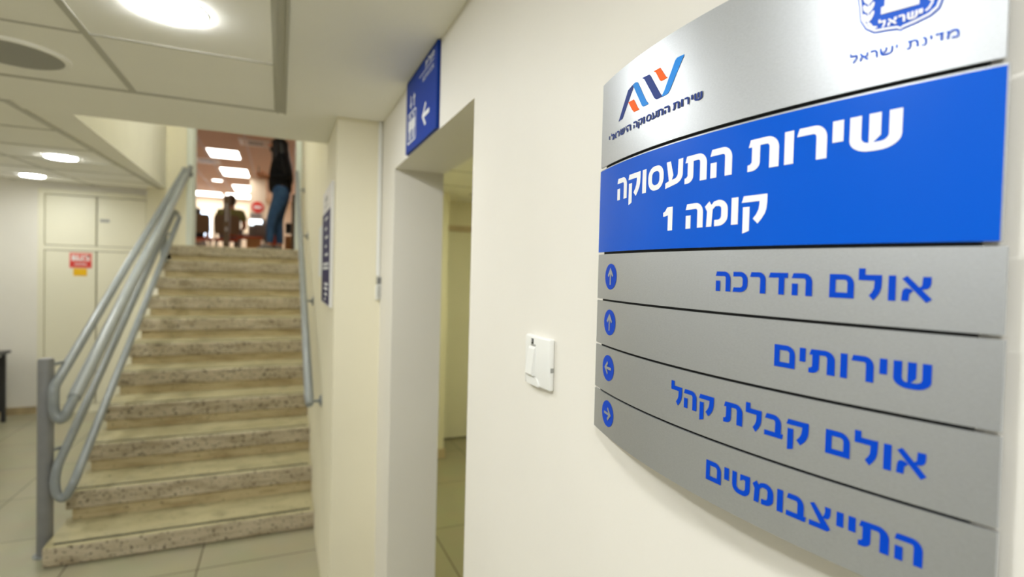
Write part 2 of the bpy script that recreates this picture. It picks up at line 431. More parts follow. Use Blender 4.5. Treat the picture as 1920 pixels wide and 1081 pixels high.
# ================================================================ STAIRS
H1, RI, NO, Y1, TR = 0.1055, 0.1634, 0.101, 3.282, 0.310
stair = thing('staircase', 'straight flight of worn speckled stone steps climbing to the upper doorway', 'stairs', (-0.43, Y1, 0))
prof = [(Y1 + 0.03, 0)]
for k in range(11):
    top = H1 + k * RI - (NO if k else H1)
    y = Y1 + k * TR + 0.03
    if k: prof += [(y, top)]
    if k == 0: prof += []
    nxt = Y1 + (k + 1) * TR + 0.03 if k < 10 else 6.45
    prof += [(nxt, top)] if k else [(nxt, 0.0)]
prof = []
for k in range(1, 11):
    zlow = H1 + (k - 1) * RI - NO + (0 if k > 1 else 0)
    zlow = max(zlow, 0.0)
    prof += [(Y1 + k * TR + 0.05, zlow), (Y1 + k * TR + 0.05, H1 + k * RI - NO)]
prof += [(6.45, H1 + 10 * RI - NO), (6.45, 0.0)]
bm = bmesh.new(); prism(bm, prof, 0, -1.005, XS - 0.001)
finish('stair_core', bm, M['core'], stair)
for k in range(11):
    y0 = Y1 + k * TR; y1 = y0 + TR + 0.045 if k < 10 else 6.449
    zt = H1 + k * RI
    # tread slab with rounded nosing
    n0 = NO if k else 0.098
    pr = [(y0 + 0.012, zt), (y0 + 0.003, zt - 0.006), (y0, zt - 0.016), (y0, zt - n0 + 0.004), (y0 + 0.004, zt - n0), (y1, zt - n0), (y1, zt)]
    bm = bmesh.new(); prism(bm, pr, 0, -1.055 if k < 10 else -1.06, XS - 0.001)
    bm.normal_update()
    for f_ in bm.faces:
        if all(abs(v.co.z - zt) < 0.007 for v in f_.verts): f_.material_index = 1
    st = finish('step', bm, [M['tread'], M['treadtop']], stair)
    z0 = zt - RI if k else 0.0
    if k: z0 = H1 + (k - 1) * RI
    bm = B(-1.03, XS - 0.001, y0 + 0.016, y0 + 0.049, z0, zt - n0)
    finish('riser', bm, M['riser'], st)
    if k < 10:
        bm = B(-1.02, XS - 0.02, y0 + 0.024, y0 + 0.041, zt, zt + 0.0015)
        finish('grip_strip', bm, M['grip'], st)

# ================================================================ RAILINGS
def loop(a_top, bend, b_top):
    """rail down one side, round the bend at the foot and back up the other side"""
    A0, B0 = Vector(a_top), Vector(b_top); bd = [Vector(p) for p in bend]
    # smooth the bend with a Catmull-Rom spline
    q = [A0.lerp(bd[0], .97)] + bd + [B0.lerp(bd[-1], .97)]; sm = []
    for i in range(1, len(q) - 2):
        for k in range(4):
            t = k / 4; p0, p1, p2, p3 = q[i - 1], q[i], q[i + 1], q[i + 2]
            sm.append(0.5 * (2 * p1 + (p2 - p0) * t + (2 * p0 - 5 * p1 + 4 * p2 - p3) * t * t + (3 * p1 - p0 - 3 * p2 + p3) * t ** 3))
    return [A0, A0.lerp(bd[0], .4), A0.lerp(bd[0], .8), q[0]] + sm + [bd[-1], q[-1], B0.lerp(bd[-1], .7), B0.lerp(bd[-1], .35), B0]
ra = thing('stair_railing', 'grey steel railing with looped double rails on the left side of the stairs', 'railing', (-1.09, 3.45, 0))
bm = bmesh.new(); tube(bm, [(-1.098, 3.45, 0.0), (-1.098, 3.45, 1.012), (-1.098, 3.45, 1.02)], [0.034, 0.034, 0.030], 20)
finish('post', bm, M['post'], ra, smooth=True)
bm = bmesh.new(); lathe(bm, [(0.05, 0), (0.05, 0.006), (0.036, 0.008)], (-1.098, 3.45, 0)); finish('base_flange', bm, M['rail'], ra, smooth=True)
A_t, B_t = (-0.906, 6.30, 2.498), (-0.869, 6.40, 2.547)
UB = [(-1.049, 3.41, 0.887), (-1.047, 3.39, 0.828), (-1.045, 3.385, 0.774), (-1.034, 3.38, 0.737), (-1.015, 3.375, 0.72), (-0.996, 3.375, 0.732), (-0.985, 3.38, 0.763), (-0.974, 3.41, 0.805)]
A_b, B_b = UB[0], UB[-1]
upl = loop(A_t, UB, B_t)
bm = bmesh.new(); tube(bm, upl, 0.024, 16); ur = finish('upper_rail', bm, M['rail'], ra, smooth=True)
bm = bmesh.new()
b0, b1 = Vector(B_b), Vector(B_t)
tube(bm, [b0.lerp(b1, .005), b0.lerp(b1, .02), b0.lerp(b1, .3), b0.lerp(b1, .6), b0.lerp(b1, .93)], [0.030, 0.033, 0.033, 0.032, 0.030], 18)
finish('rail_sleeve', bm, M['railsleeve'], ur, 'thicker pale grey sleeve', smooth=True)
bm = bmesh.new(); e = Vector(A_t); dd = (Vector(A_t) - Vector(A_b)).normalized(); tube(bm, [e - dd * .02, e + dd * .012, e + dd * .018], [0.027, 0.027, 0.02], 16)
finish('rail_cap', bm, M['greyplast'], ur, 'dark end cap', smooth=True)
lA_t, lB_t = (-0.962, 6.10, 2.043), (-0.918, 6.10, 1.985)
LBD = [(-1.034, 3.42, 0.481), (-1.04, 3.40, 0.427), (-1.039, 3.39, 0.376), (-1.029, 3.385, 0.333), (-1.01, 3.38, 0.313), (-0.989, 3.375, 0.32), (-0.974, 3.375, 0.351), (-0.957, 3.39, 0.398)]
lol = loop(lA_t, LBD, lB_t)
bm = bmesh.new(); tube(bm, lol, 0.0215, 16); finish('lower_rail', bm, M['rail'], ra, smooth=True)
bm = bmesh.new()
t0, t1 = Vector(lA_t), Vector(lB_t); m0 = (t0 + t1) / 2
tube(bm, [t0, t0 + Vector((.006, .03, .012)), m0 + Vector((0, .055, .02)), t1 + Vector((-.004, .03, .012)), t1], 0.0215, 14)
finish('rail_bend', bm, M['greyplast'], ra, 'darker return bend at the top of the lower pair', smooth=True)
def stub(p, q, r=0.009):
    bm = bmesh.new(); tube(bm, [p, q], r, 10); finish('stub', bm, M['rail'], ra, smooth=True)
for z, y, x in ((0.985, 3.58, -1.045), (0.780, 3.39, -1.047), (0.540, 3.53, -1.032), (0.380, 3.395, -1.04)):
    stub((-1.085, 3.45, z), (x, y, z))
bm = bmesh.new(); tube(bm, [(-1.03, 6.02, 1.55), (-1.03, 6.02, 1.93)], 0.028, 16); finish('post', bm, M['rail'], ra, smooth=True)
stub((-1.03, 6.02, 1.90), (-0.962, 6.02, 1.998)); stub((-1.03, 6.02, 1.80), (-0.93, 5.80, 1.83))
stub((-0.87, 6.38, 2.535), (-0.875, 6.44, 2.48), 0.012)
bm = bmesh.new(); lathe(bm, [(0.03, 0), (0.03, .008)], (-0.875, 6.427, 2.475), axis=1); finish('wall_rosette', bm, M['rail'], ra, smooth=True)

hr = thing('wall_handrail', 'single grey steel handrail on brackets along the right stair wall', 'handrail', (XS, 4.4, 1.5))
bm = bmesh.new()
pb = Vector((0.141, 2.80, 0.842)); pt = Vector((0.141, 5.95, 2.515))
tube(bm, [pb, pb.lerp(pt, .015), pb.lerp(pt, .3), pb.lerp(pt, .7), pt], [0.018, 0.0235, 0.0215, 0.0215, 0.0215], 16)
finish('rail', bm, M['rail'], hr, smooth=True)
for y in (2.85, 3.72, 4.62, 5.56):
    z = 0.842 + (y - 2.80) * (2.515 - 0.842) / 3.15
    bm = bmesh.new(); tube(bm, [(0.141, y, z - 0.012), (0.160, y, z - 0.022), (XS - 0.004, y, z - 0.022)], 0.007, 10)
    br = finish('bracket', bm, M['rail'], hr, smooth=True)
    bm = bmesh.new(); lathe(bm, [(0.030, 0), (0.030, 0.004), (0.022, 0.010), (0.008, 0.014)], (0, 0, 0), axis=0)
    bmesh.ops.scale(bm, vec=(-1, 1, 1), verts=bm.verts); bmesh.ops.translate(bm, vec=(XS, y, z - 0.022), verts=bm.verts)
    finish('rosette', bm, M['rail'], br, smooth=True)

# ================================================================ HEBREW GLYPHS (unit boxes, x left to right, baseline 0, letter height 1)
def arc(cx, cy, rx, ry, a0, a1, n=8):
    return [(cx + rx * math.cos(math.radians(a0 + (a1 - a0) * i / n)), cy + ry * math.sin(math.radians(a0 + (a1 - a0) * i / n))) for i in range(n + 1)]
def hook(w=.66):     # the bent head shared by resh and he
    return [(0, .77), (.08, 1), (.58, 1)] + arc(.58, .60, .42, .40, 90, 0) + [(1, 0), (w, 0), (w, .66)] + arc(w - .1, .66, .10, .11, 0, 90, 5)
def curl(w0=.70):    # descending sweep of lamed and qof
    return [(1, .72), (.985, .5), (.93, .32), (.82, .15), (.66, -.03), (.47, .16), (.60, .31), (.68, .47), (w0, .64), (w0 + .005, .77)]
G = {}
G['ש'] = [[(0, 1), (0, .40)] + arc(.42, .36, .42, .36, 180, 270) + arc(.58, .36, .42, .36, 270, 360) + [(1, 1), (.765, 1), (.765, .42)] + arc(.60, .40, .165, .17, 360, 270, 6) + [(.47, .23), (.615, .40), (.615, 1), (.385, 1), (.385, .23)] + arc(.385, .40, .15, .17, 270, 180, 6) + [(.235, 1)]]
G['י'] = [[(0, .40), (0, 1), (1, 1), (1, .40)]]
G['ו'] = [[(0, 0), (0, 1), (1, 1), (1, 0)]]
G['ר'] = [hook(.66)]
G['ה'] = [hook(.69), [(.02, 0), (.02, .53), (.31, .53), (.31, 0)]]
G['ד'] = [[(0, .77), (.08, 1), (1, 1), (1, .77), (.82, .77), (.82, 0), (.53, 0), (.53, .77)]]
G['ת'] = [[(.02, .76), (.09, 1), (.62, 1)] + arc(.62, .60, .38, .40, 90, 0) + [(1, 0), (.71, 0), (.71, .66)] + arc(.62, .66, .09, .12, 0, 90, 5) + [(.41, .78), (.41, .24)] + arc(.12, .24, .29, .26, 0, -80, 6) + [(0, -.02), (0, .19), (.08, .20), (.14, .27), (.14, .76)]]
G['ע'] = [[(.05, 1), (.30, 1), (.47, .44), (.39, .27)] + arc(.50, .50, .23, .22, -80, 0, 6) + [(.74, 1), (1, 1), (1, .42)] + arc(.52, .42, .48, .36, 0, -80, 8) + [(0, -.04), (0, .18), (.21, .24)]]
G['ק'] = [[(0, .77), (.08, 1), (1, 1)] + curl(.71), [(.06, .60), (.33, .60), (.33, -.27), (.06, -.36)]]
G['מ'] = [[(0, .80), (.20, .99), (.30, .84), (.40, .95), (.58, 1)] + arc(.60, .60, .40, .40, 90, 0) + arc(.60, .35, .40, .35, 0, -90) + [(.44, 0), (.44, .24), (.60, .24)] + arc(.60, .38, .13, .14, -90, 0, 4) + arc(.60, .64, .13, .13, 0, 90, 4) + [(.48, .77), (.36, .66), (.32, 0), (.08, 0), (.11, .60)]]
G['1'] = [[(0, .62), (0, .79), (.20, .84), (.42, 1), (1, 1), (1, 0), (.52, 0), (.52, .66), (.2, .62)]]
G['א'] = [[(.01, .88), (.18, 1), (1, .12), (.82, -.02)], [(.69, .97), (.96, .97), (.96, .72), (.92, .58), (.83, .50), (.62, .47), (.57, .54), (.67, .64)], [(.30, .50), (.15, .53), (.05, .46), (.02, .34), (0, .02), (.25, .02), (.27, .30), (.40, .42)]]
G['ל'] = [[(0, 1.26), (.29, 1.26), (.29, 1.0), (1, 1.0)] + curl(.69) + [(0, .78)]]
G['ב'] = [[(.02, .77), (.10, 1), (.46, 1)] + arc(.46, .60, .42, .40, 90, 0) + [(.88, .22), (1, .22), (.95, 0), (0, 0), (0, .22), (.57, .22), (.57, .66)] + arc(.47, .66, .10, .11, 0, 90, 5)]
G['כ'] = [[(.02, .77), (.03, 1), (.48, 1)] + arc(.50, .58, .50, .42, 90, 0) + arc(.50, .42, .50, .42, 0, -90) + [(0, 0), (.07, .23), (.5, .23)] + arc(.50, .38, .18, .15, -90, 0, 4) + arc(.50, .62, .18, .15, 0, 90, 4)]
G['ט'] = [[(0, 1), (.26, 1), (.26, .40)] + arc(.46, .40, .20, .18, 180, 270, 5) + arc(.60, .36, .14, .14, 270, 360, 5) + [(.74, .74), (.64, .77), (.46, .66), (.46, .98), (1, 1), (1, .36)] + arc(.62, .36, .38, .37, 0, -90, 6) + arc(.42, .40, .42, .40, 270, 180, 6)]
G['צ'] = [[(.02, .95), (.22, 1.02), (1, .12), (.88, 0), (0, 0), (0, .22), (.55, .22)], [(.72, 1), (1, 1), (.99, .72), (.93, .56), (.84, .50), (.62, .50), (.69, .62), (.74, .80)]]
G['נ'] = [[(.10, .80), (.14, 1), (.45, 1)] + arc(.45, .72, .50, .28, 90, 0, 5) + [(.95, .0), (0, 0), (0, .22), (.55, .22), (.55, .72), (.45, .80)]]
HOLED = {
 'ם': [[(0, 0), (0, 1), (.58, 1)] + arc(.58, .58, .42, .42, 90, 0) + [(1, 0)], [(.26, .23), (.26, .77), (.60, .77)] + arc(.60, .63, .14, .14, 90, 0, 5) + [(.74, .23)]],
 'ס': [arc(.42, .58, .42, .42, 180, 90) + arc(.58, .58, .42, .42, 90, 0) + arc(.55, .45, .45, .45, 0, -90) + arc(.45, .45, .45, .45, 270, 180), arc(.45, .60, .19, .18, 180, 90, 5) + arc(.55, .60, .19, .18, 90, 0, 5) + arc(.53, .42, .21, .20, 0, -90, 5) + arc(.47, .42, .21, .20, 270, 180, 5)],
}
def fill(bm, loops, fn):
    """triangulate an outline (with holes) and map its points onto a surface"""
    vs = [[Vector((x, y, 0)) for x, y in lp] for lp in loops]
    flat = [p for lp in vs for p in lp]
    vv = [bm.verts.new(fn(p.x, p.y)) for p in flat]
    for t in tessellate_polygon(vs):
        try: bm.faces.new([vv[i] for i in t])
        except ValueError: pass
def clip_thin(loops, k): return loops

# ---------------------------------------------------------------- curved surface of the directory sign
SX, SAG, SY0, SY1 = 0.368, 0.0285, 0.162, 0.574
def sx(y):
    u = (y - SY0) / (SY1 - SY0); return SX - SAG * (1 - (2 * u - 1) ** 2)
def lin(a, b, y):
    u = (y - SY0) / (SY1 - SY0); return b + (a - b) * u
def on(off): return lambda y, z: (sx(y) - off, y, z)
def curved_panel(zb, zt, y0=SY0, y1=SY1, off=0.0, th=0.0022, n=84):
    bm = bmesh.new(); rows = []
    for i in range(n + 1):
        y = y0 + (y1 - y0) * i / n; x = sx(y) - off
        rows.append([bm.verts.new(p) for p in ((x, y, zb(y)), (x, y, zt(y)), (x + th, y, zt(y)), (x + th, y, zb(y)))])
    for A, C in zip(rows, rows[1:]):
        for k in range(4): bm.faces.new((A[k], A[(k + 1) % 4], C[(k + 1) % 4], C[k]))
    bm.faces.new(rows[0]); bm.faces.new(rows[-1][::-1])
    return bm
def glyph_line(table, extra=0.00045, letters=None):
    (a, b, c, d), rows = table
    bm = bmesh.new()
    for ch, yl, yr in rows:
        loops = HOLED.get(ch)
        def fn(u, v, yl=yl, yr=yr):
            y = yl + (yr - yl) * u
            zt, zb = a * y + b, c * y + d
            return (sx(y) - extra, y, zb + (zt - zb) * v)
        if loops: fill(bm, loops, fn)
        else:
            for lp in G[ch]: fill(bm, [lp], fn)
    return bm
LA = ([0.0091, 1.6099, 0.0087, 1.5858], [('ה', 0.5158, 0.4911), ('ק', 0.488, 0.4614), ('ו', 0.4573, 0.4498), ('ס', 0.446, 0.4194), ('ע', 0.4163, 0.3908), ('ת', 0.3881, 0.3603), ('ה', 0.3564, 0.3328), ('ת', 0.3175, 0.2905), ('ו', 0.2861, 0.279), ('ר', 0.2766, 0.2553), ('י', 0.2517, 0.2447), ('ש', 0.2408, 0.211)])
LB = ([0.0130, 1.5649, 0.0077, 1.5447], [('1', 0.4182, 0.4037), ('ה', 0.3852, 0.3631), ('מ', 0.361, 0.3355), ('ו', 0.3318, 0.3251), ('ק', 0.3218, 0.2988)])
S1 = ([0.0152, 1.5037, 0.0117, 1.4884], [('ה', 0.3464, 0.3308), ('כ', 0.3284, 0.3142), ('ר', 0.312, 0.2981), ('ד', 0.2956, 0.2801), ('ה', 0.2772, 0.2621), ('ם', 0.2504, 0.2349), ('ל', 0.2323, 0.2189), ('ו', 0.2153, 0.2113), ('א', 0.2083, 0.1928)])
S2 = ([0.0093, 1.4516, 0.0105, 1.4348], [('ם', 0.2887, 0.2726), ('י', 0.2692, 0.2649), ('ת', 0.2626, 0.2449), ('ו', 0.2414, 0.2371), ('ר', 0.2347, 0.2215), ('י', 0.2183, 0.2141), ('ש', 0.2108, 0.1914)])
S3 = ([0.013, 1.397, 0.0108, 1.381], [('ל', 0.3979, 0.3828), ('ה', 0.3802, 0.3639), ('ק', 0.361, 0.3439), ('ת', 0.3334, 0.3146), ('ל', 0.3117, 0.2975), ('ב', 0.2948, 0.2794), ('ק', 0.2772, 0.2607), ('ם', 0.2491, 0.2336), ('ל', 0.2309, 0.2174), ('ו', 0.2142, 0.2099), ('א', 0.2072, 0.1918)])
S4 = ([0.0105, 1.3434, 0.0069, 1.3278], [('ם', 0.3501, 0.3337), ('י', 0.3304, 0.3256), ('ט', 0.3223, 0.3056), ('מ', 0.3033, 0.2854), ('ו', 0.2824, 0.2777), ('ב', 0.2752, 0.2603), ('צ', 0.2582, 0.2438), ('י', 0.2401, 0.2357), ('י', 0.2327, 0.2283), ('ת', 0.2266, 0.2093), ('ה', 0.2066, 0.1921)])
LT = ([0.0185, 1.6614, 0.0189, 1.6541], [('י', 0.547, 0.5440), ('ל', 0.5401, 0.5326), ('א', 0.5335, 0.524), ('ר', 0.5232, 0.5157), ('ש', 0.5135, 0.5024), ('י', 0.4997, 0.4977), ('ה', 0.4964, 0.4868), ('ה', 0.4814, 0.4726), ('ק', 0.4715, 0.4621), ('ו', 0.4605, 0.4573), ('ס', 0.4547, 0.4451), ('ע', 0.4442, 0.4351), ('ת', 0.4347, 0.4244), ('ה', 0.423, 0.4137), ('ת', 0.4093, 0.3991), ('ו', 0.3972, 0.3942), ('ר', 0.3927, 0.3858), ('י', 0.3834, 0.3809), ('ש', 0.3792, 0.3689)])
# thin lettering for the state name: the interface font's own Hebrew, laid letter by letter
LM = ([0.0373, 1.6446, 0.0303, 1.6413], [('ל', 0.2425, 0.2383), ('א', 0.2367, 0.2318), ('ר', 0.2305, 0.2266), ('ש', 0.2252, 0.218), ('י', 0.2169, 0.2151), ('ת', 0.2106, 0.2049), ('נ', 0.2032, 0.2005), ('י', 0.1993, 0.1979), ('ד', 0.1966, 0.1926), ('מ', 0.1915, 0.1856)])
LE = ([0.024, 1.6650, 0.024, 1.6603], [('ל', 0.2263, 0.2222), ('א', 0.2212, 0.2160), ('ר', 0.2155, 0.2117), ('ש', 0.2108, 0.2054), ('י', 0.205, 0.2028)])
def font_mesh(text, offset=0.0):
    c = bpy.data.curves.new('t', 'FONT'); c.body = text; c.offset = offset; c.resolution_u = 5
    o = bpy.data.objects.new('t', c); COL.objects.link(o)
    bpy.context.view_layer.update()
    me = bpy.data.meshes.new_from_object(o.evaluated_get(bpy.context.evaluated_depsgraph_get()))
    bpy.data.objects.remove(o); bpy.data.curves.remove(c)
    return me
def strokes(bm, lines, fn, w):
    """thin strokes laid on a surface: each line is a list of (y, z)"""
    for ln in lines:
        P = [Vector((p[0], p[1])) for p in ln]; L_, R_ = [], []
        for i, p in enumerate(P):
            t = (P[min(i + 1, len(P) - 1)] - P[max(i - 1, 0)]).normalized(); n = Vector((-t.y, t.x)) * w / 2
            L_.append(p + n); R_.append(p - n)
        for i in range(len(P) - 1):
            bm.faces.new([bm.verts.new(fn(q.x, q.y)) for q in (L_[i], L_[i + 1], R_[i + 1], R_[i])])
THIN = {
 'ל': [[(.05, 1.3), (.05, .93), (.93, .93), (.93, .62), (.45, .0)]],
 'א': [[(.02, 1), (.98, 0)], [(.88, 1), (.86, .62), (.62, .44)], [(.10, 0), (.12, .38), (.36, .58)]],
 'ר': [[(.0, .93), (.55, .93)] + arc(.55, .58, .37, .35, 90, 0, 5) + [(.92, 0)]],
 'ש': [[(.05, 1), (.10, .45)] + arc(.45, .40, .35, .35, 190, 270, 4) + arc(.55, .40, .38, .35, 270, 350, 4) + [(.95, 1)], [(.50, 1), (.46, .50), (.20, .36)]],
 'י': [[(.5, 1), (.5, .52)]],
 'ת': [[(.05, .93), (.60, .93)] + arc(.60, .58, .34, .35, 90, 0, 5) + [(.94, 0)], [(.30, .93), (.30, .25), (.20, .06), (.0, .04)]],
 'נ': [[(.15, .93), (.50, .93), (.78, .75), (.78, .06), (.0, .06)]],
 'ד': [[(.0, .93), (1, .93)], [(.76, .93), (.76, 0)]],
 'מ': [[(.06, 1), (.22, .72), (.12, 0)], [(.22, .72), (.42, .93), (.62, .95)] + arc(.62, .62, .32, .33, 90, 0, 5) + [(.94, .06), (.46, .06)]],
}
def thin_line(table, extra, w):
    (a, b, c, d), rows = table; bm = bmesh.new()
    for ch, yl, yr in rows:
        def mp(u, v):
            y = yl + (yr - yl) * u; zt, zb = a * y + b, c * y + d
            return (y, zb + (zt - zb) * v)
        strokes(bm, [[mp(*p) for p in ln] for ln in THIN[ch]], on(extra), w)
    return bm
def font_line(table, extra=0.0007, offset=0.0, asc=1.0):
    (a, b, c, d), rows = table; bm = bmesh.new()
    for ch, yl, yr in rows:
        me = font_mesh(ch, offset)
        x0 = min(v.co.x for v in me.vertices); x1 = max(v.co.x for v in me.vertices)
        b2 = bmesh.new(); b2.from_mesh(me); bpy.data.meshes.remove(me)
        bmesh.ops.triangulate(b2, faces=b2.faces)
        for v in b2.verts:
            y = yl + (yr - yl) * (v.co.x - x0) / (x1 - x0)
            zt, zb = a * y + b, c * y + d
            h = v.co.y / 0.585
            v.co = (sx(y) - extra, y, zb + (zt - zb) * h)
        merge(bm, b2)
    return bm

sign = thing('directory_sign', 'curved silver and blue wall directory with Hebrew floor names and arrows', 'sign', (XW, 0.368, 1.31))
EDGE = [(1.7418, 1.7299), (1.6370, 1.6269), (1.5318, 1.5253), (1.4748, 1.4730), (1.4197, 1.4191), (1.3644, 1.3654), (1.3150, 1.3085)]
ENDS = [0.1655, 0.1640, 0.1615, 0.1608, 0.1605, 0.1603]
GAP = [0.0016, 0.0014, 0.0012, 0.0012, 0.0011, 0.0011]
def zfun(e, d): return lambda y: lin(e[0], e[1], y) + d
bm = curved_panel(zfun(EDGE[6], 0.004), zfun(EDGE[0], -0.004), SY0 + 0.012, SY1 - 0.012, -0.0035, 0.003)
finish('backing', bm, M['backing'], sign, 'black backing behind the panel gaps', smooth=30)
for (y0, y1) in ((0.235, 0.255), (0.48, 0.50), (0.36, 0.375)):
    bm = B(sx((y0 + y1) / 2) + 0.006, XW, y0, y1, 1.33, 1.715)
    finish('mounting_rail', bm, M['silver'], sign)
panels = []
for i in range(6):
    d0 = 0.0 if i == 0 else -GAP[i - 1]
    d1 = GAP[i] if i < 5 else 0.0
    bm = curved_panel(zfun(EDGE[i + 1], d1), zfun(EDGE[i], d0), ENDS[i], SY1 - 0.0004 * (i % 2))
    panels.append(finish('panel', bm, M['silver'], sign, smooth=30))
panels[1]['label'] = 'tall panel faced in glossy blue'
bm = curved_panel(zfun(EDGE[2], 0.0014), zfun(EDGE[1], -0.0030), ENDS[1] + 0.0004, SY1 - 0.0006, 0.0006, 0.0006)
finish('blue_face', bm, M['blue'], panels[1], 'glossy blue face film', smooth=30)
finish('lettering', glyph_line(LA, 0.0009), M['whitelet'], panels[1])
finish('lettering', glyph_line(LB, 0.0009), M['whitelet'], panels[1])
finish('lettering', glyph_line(S1), M['bluelet'], panels[2])
finish('lettering', glyph_line(S2), M['bluelet'], panels[3])
finish('lettering', glyph_line(S3), M['bluelet'], panels[4])
finish('lettering', glyph_line(S4), M['bluelet'], panels[5])
finish('lettering', glyph_line(LT, 0.0006), M['navy'], panels[0])
finish('lettering', thin_line(LM, 0.0006, 0.0011), M['crestblue'], panels[0])
# round arrow icons
def disc_pts(cy, cz, ry, rz, n=36): return [(cy + ry * math.cos(2 * PI * i / n), cz + rz * math.sin(2 * PI * i / n)) for i in range(n)]
def arrow_pts(cy, cz, ang, s):
    """arrow outline pointing along ang; y grows to the image left so it is mirrored"""
    up = [(-.10, -.62), (-.10, .22), (-.36, -.04), (-.52, .10), (0, .68), (.52, .10), (.36, -.04), (.10, .22), (.10, -.62)]
    r = math.radians(ang); out = []
    for x, y in up:
        X = x * math.cos(r) - y * math.sin(r); Y = x * math.sin(r) + y * math.cos(r)
        out.append((cy - X * s, cz + Y * s))
    return out
for i, (cy, cz, ang) in enumerate(((0.5295, 1.5030, 0), (0.5288, 1.4490, 0), (0.5295, 1.3950, 90), (0.5272, 1.3415, -90))):
    bm = bmesh.new(); fill(bm, [disc_pts(cy, cz, 0.0172, 0.0152)], on(0.0003))
    ic = finish('arrow_icon', bm, M['bluelet'], panels[2 + i])
    bm = bmesh.new(); fill(bm, [arrow_pts(cy, cz, ang, 0.0156)], on(0.0006))
    finish('arrow', bm, M['silver'], panels[2 + i])
# two-tone ribbon logo
LOGO = [('navy', [(0.5195, 1.6825), (0.5069, 1.6813), (0.4961, 1.6960), (0.4838, 1.7109), (0.4805, 1.7117), (0.485, 1.7126), (0.4961, 1.711)][:0] + [(0.5195, 1.6815), (0.5085, 1.6818), (0.4830, 1.7092), (0.4805, 1.7125), (0.4880, 1.7115), (0.4965, 1.7095)]),
        ('sky', [(0.4849, 1.7108), (0.4795, 1.7124), (0.474, 1.7105), (0.4554, 1.6851), (0.4505, 1.6806), (0.461, 1.6809), (0.4641, 1.6828)]),
        ('orange', [(0.4951, 1.6959), (0.4817, 1.6949), (0.4728, 1.6837), (0.4689, 1.6804), (0.4808, 1.681), (0.4855, 1.6849)]),
        ('navy', [(0.4659, 1.7122), (0.4513, 1.7108), (0.4487, 1.7086), (0.4296, 1.684), (0.4258, 1.6804), (0.4365, 1.6806), (0.4407, 1.6835), (0.4607, 1.709)]),
        ('orange', [(0.444, 1.7112), (0.4314, 1.7105), (0.4214, 1.6981), (0.4182, 1.6963), (0.4286, 1.6962), (0.4317, 1.698), (0.4395, 1.7087)]),
        ('sky', [(0.3944, 1.7097), (0.4047, 1.7104), (0.4078, 1.7088), (0.424, 1.6851), (0.4278, 1.6815), (0.4258, 1.6804), (0.4182, 1.6804), (0.4152, 1.6823)])]
for cname, pts in LOGO:
    bm = bmesh.new(); fill(bm, [pts], on(0.0003 if cname != 'sky' else 0.0004)); finish('logo_stroke', bm, M[cname], panels[0])
# crest: shield with lamp stand, branches and lettering
CY, SC = 0.2150, 1.0
sh = [(0.2385, 1.735), (0.2393, 1.6901), (0.2376, 1.6751), (0.234, 1.6682), (0.2289, 1.664), (0.221, 1.6627), (0.2159, 1.6616), (0.2143, 1.66), (0.2129, 1.6609), (0.2062, 1.6619), (0.1988, 1.6637), (0.1949, 1.6666), (0.1935, 1.6711), (0.1925, 1.69), (0.1925, 1.722)]
sh[0] = (0.2393, 1.722)
def shrink(pts, f):
    cy = sum(p[0] for p in pts) / len(pts); cz = 1.69
    return [(cy + (p[0] - cy) * f, cz + (p[1] - cz) * f) for p in pts]
bm = bmesh.new(); fill(bm, [sh], on(0.0005)); crest = finish('crest', bm, M['crestblue'], panels[0])
bm = bmesh.new(); fill(bm, [shrink(sh, .965), shrink(sh, .915)], on(0.0008)); finish('crest_border', bm, M['whitelet'], panels[0])
bm = bmesh.new()
fill(bm, [[(0.2253, 1.6748), (0.2253, 1.6792), (0.2234, 1.6797), (0.2234, 1.6850), (0.2190, 1.6875), (0.2165, 1.692), (0.2145, 1.692), (0.2110, 1.6875), (0.2066, 1.6840), (0.2066, 1.6780), (0.2050, 1.6775), (0.2050, 1.6733)]], on(0.0008))
for k in (1, 2, 3):
    r = 0.0055 * k
    o_, i_ = [], []
    for q in range(13):
        t = PI + PI * q / 12
        o_.append((0.2155 + (r + .0011) * math.cos(t), 1.711 + (r + .0011) * math.sin(t) * 1.1)); i_.append((0.2155 + (r - .0011) * math.cos(t), 1.711 + (r - .0011) * math.sin(t) * 1.1))
    fill(bm, [o_ + i_[::-1]], on(0.0008))
fill(bm, [[(0.2167, 1.688), (0.2167, 1.711), (0.2143, 1.711), (0.2143, 1.688)]], on(0.0008))
finish('lamp_stand', bm, M['whitelet'], panels[0])
for side, bx in ((1, 0.2325), (-1, 0.1985)):
    bm = bmesh.new()
    for k in range(7):
        z = 1.6740 + 0.0058 * k
        for sgn in (1, -1):
            c = (bx + sgn * 0.0016, z + 0.002); pts = []
            for q in range(10):
                t = 2 * PI * q / 10; u, v = 0.0013 * math.cos(t), 0.0034 * math.sin(t)
                a = sgn * -0.45
                pts.append((c[0] + u * math.cos(a) - v * math.sin(a) , c[1] + u * math.sin(a) + v * math.cos(a)))
            fill(bm, [pts], on(0.0008))
    fill(bm, [[(bx + .0004, 1.671), (bx - .0004, 1.671), (bx - .0004, 1.712), (bx + .0004, 1.712)]], on(0.0008))
    if side > 0: fill(bm, [[(0.2329, 1.6715), (0.2315, 1.6722), (0.2295, 1.6690), (0.2270, 1.6680), (0.2275, 1.6668), (0.2305, 1.6680)]], on(0.0008))
    else: fill(bm, [[(0.1981, 1.6715), (0.1990, 1.6722), (0.2005, 1.6695), (0.2020, 1.6685), (0.2016, 1.6673), (0.1997, 1.6685)]], on(0.0008))
    finish('olive_branch', bm, M['whitelet'], panels[0])
finish('lettering', glyph_line(LE, 0.0012), M['whitelet'], panels[0])

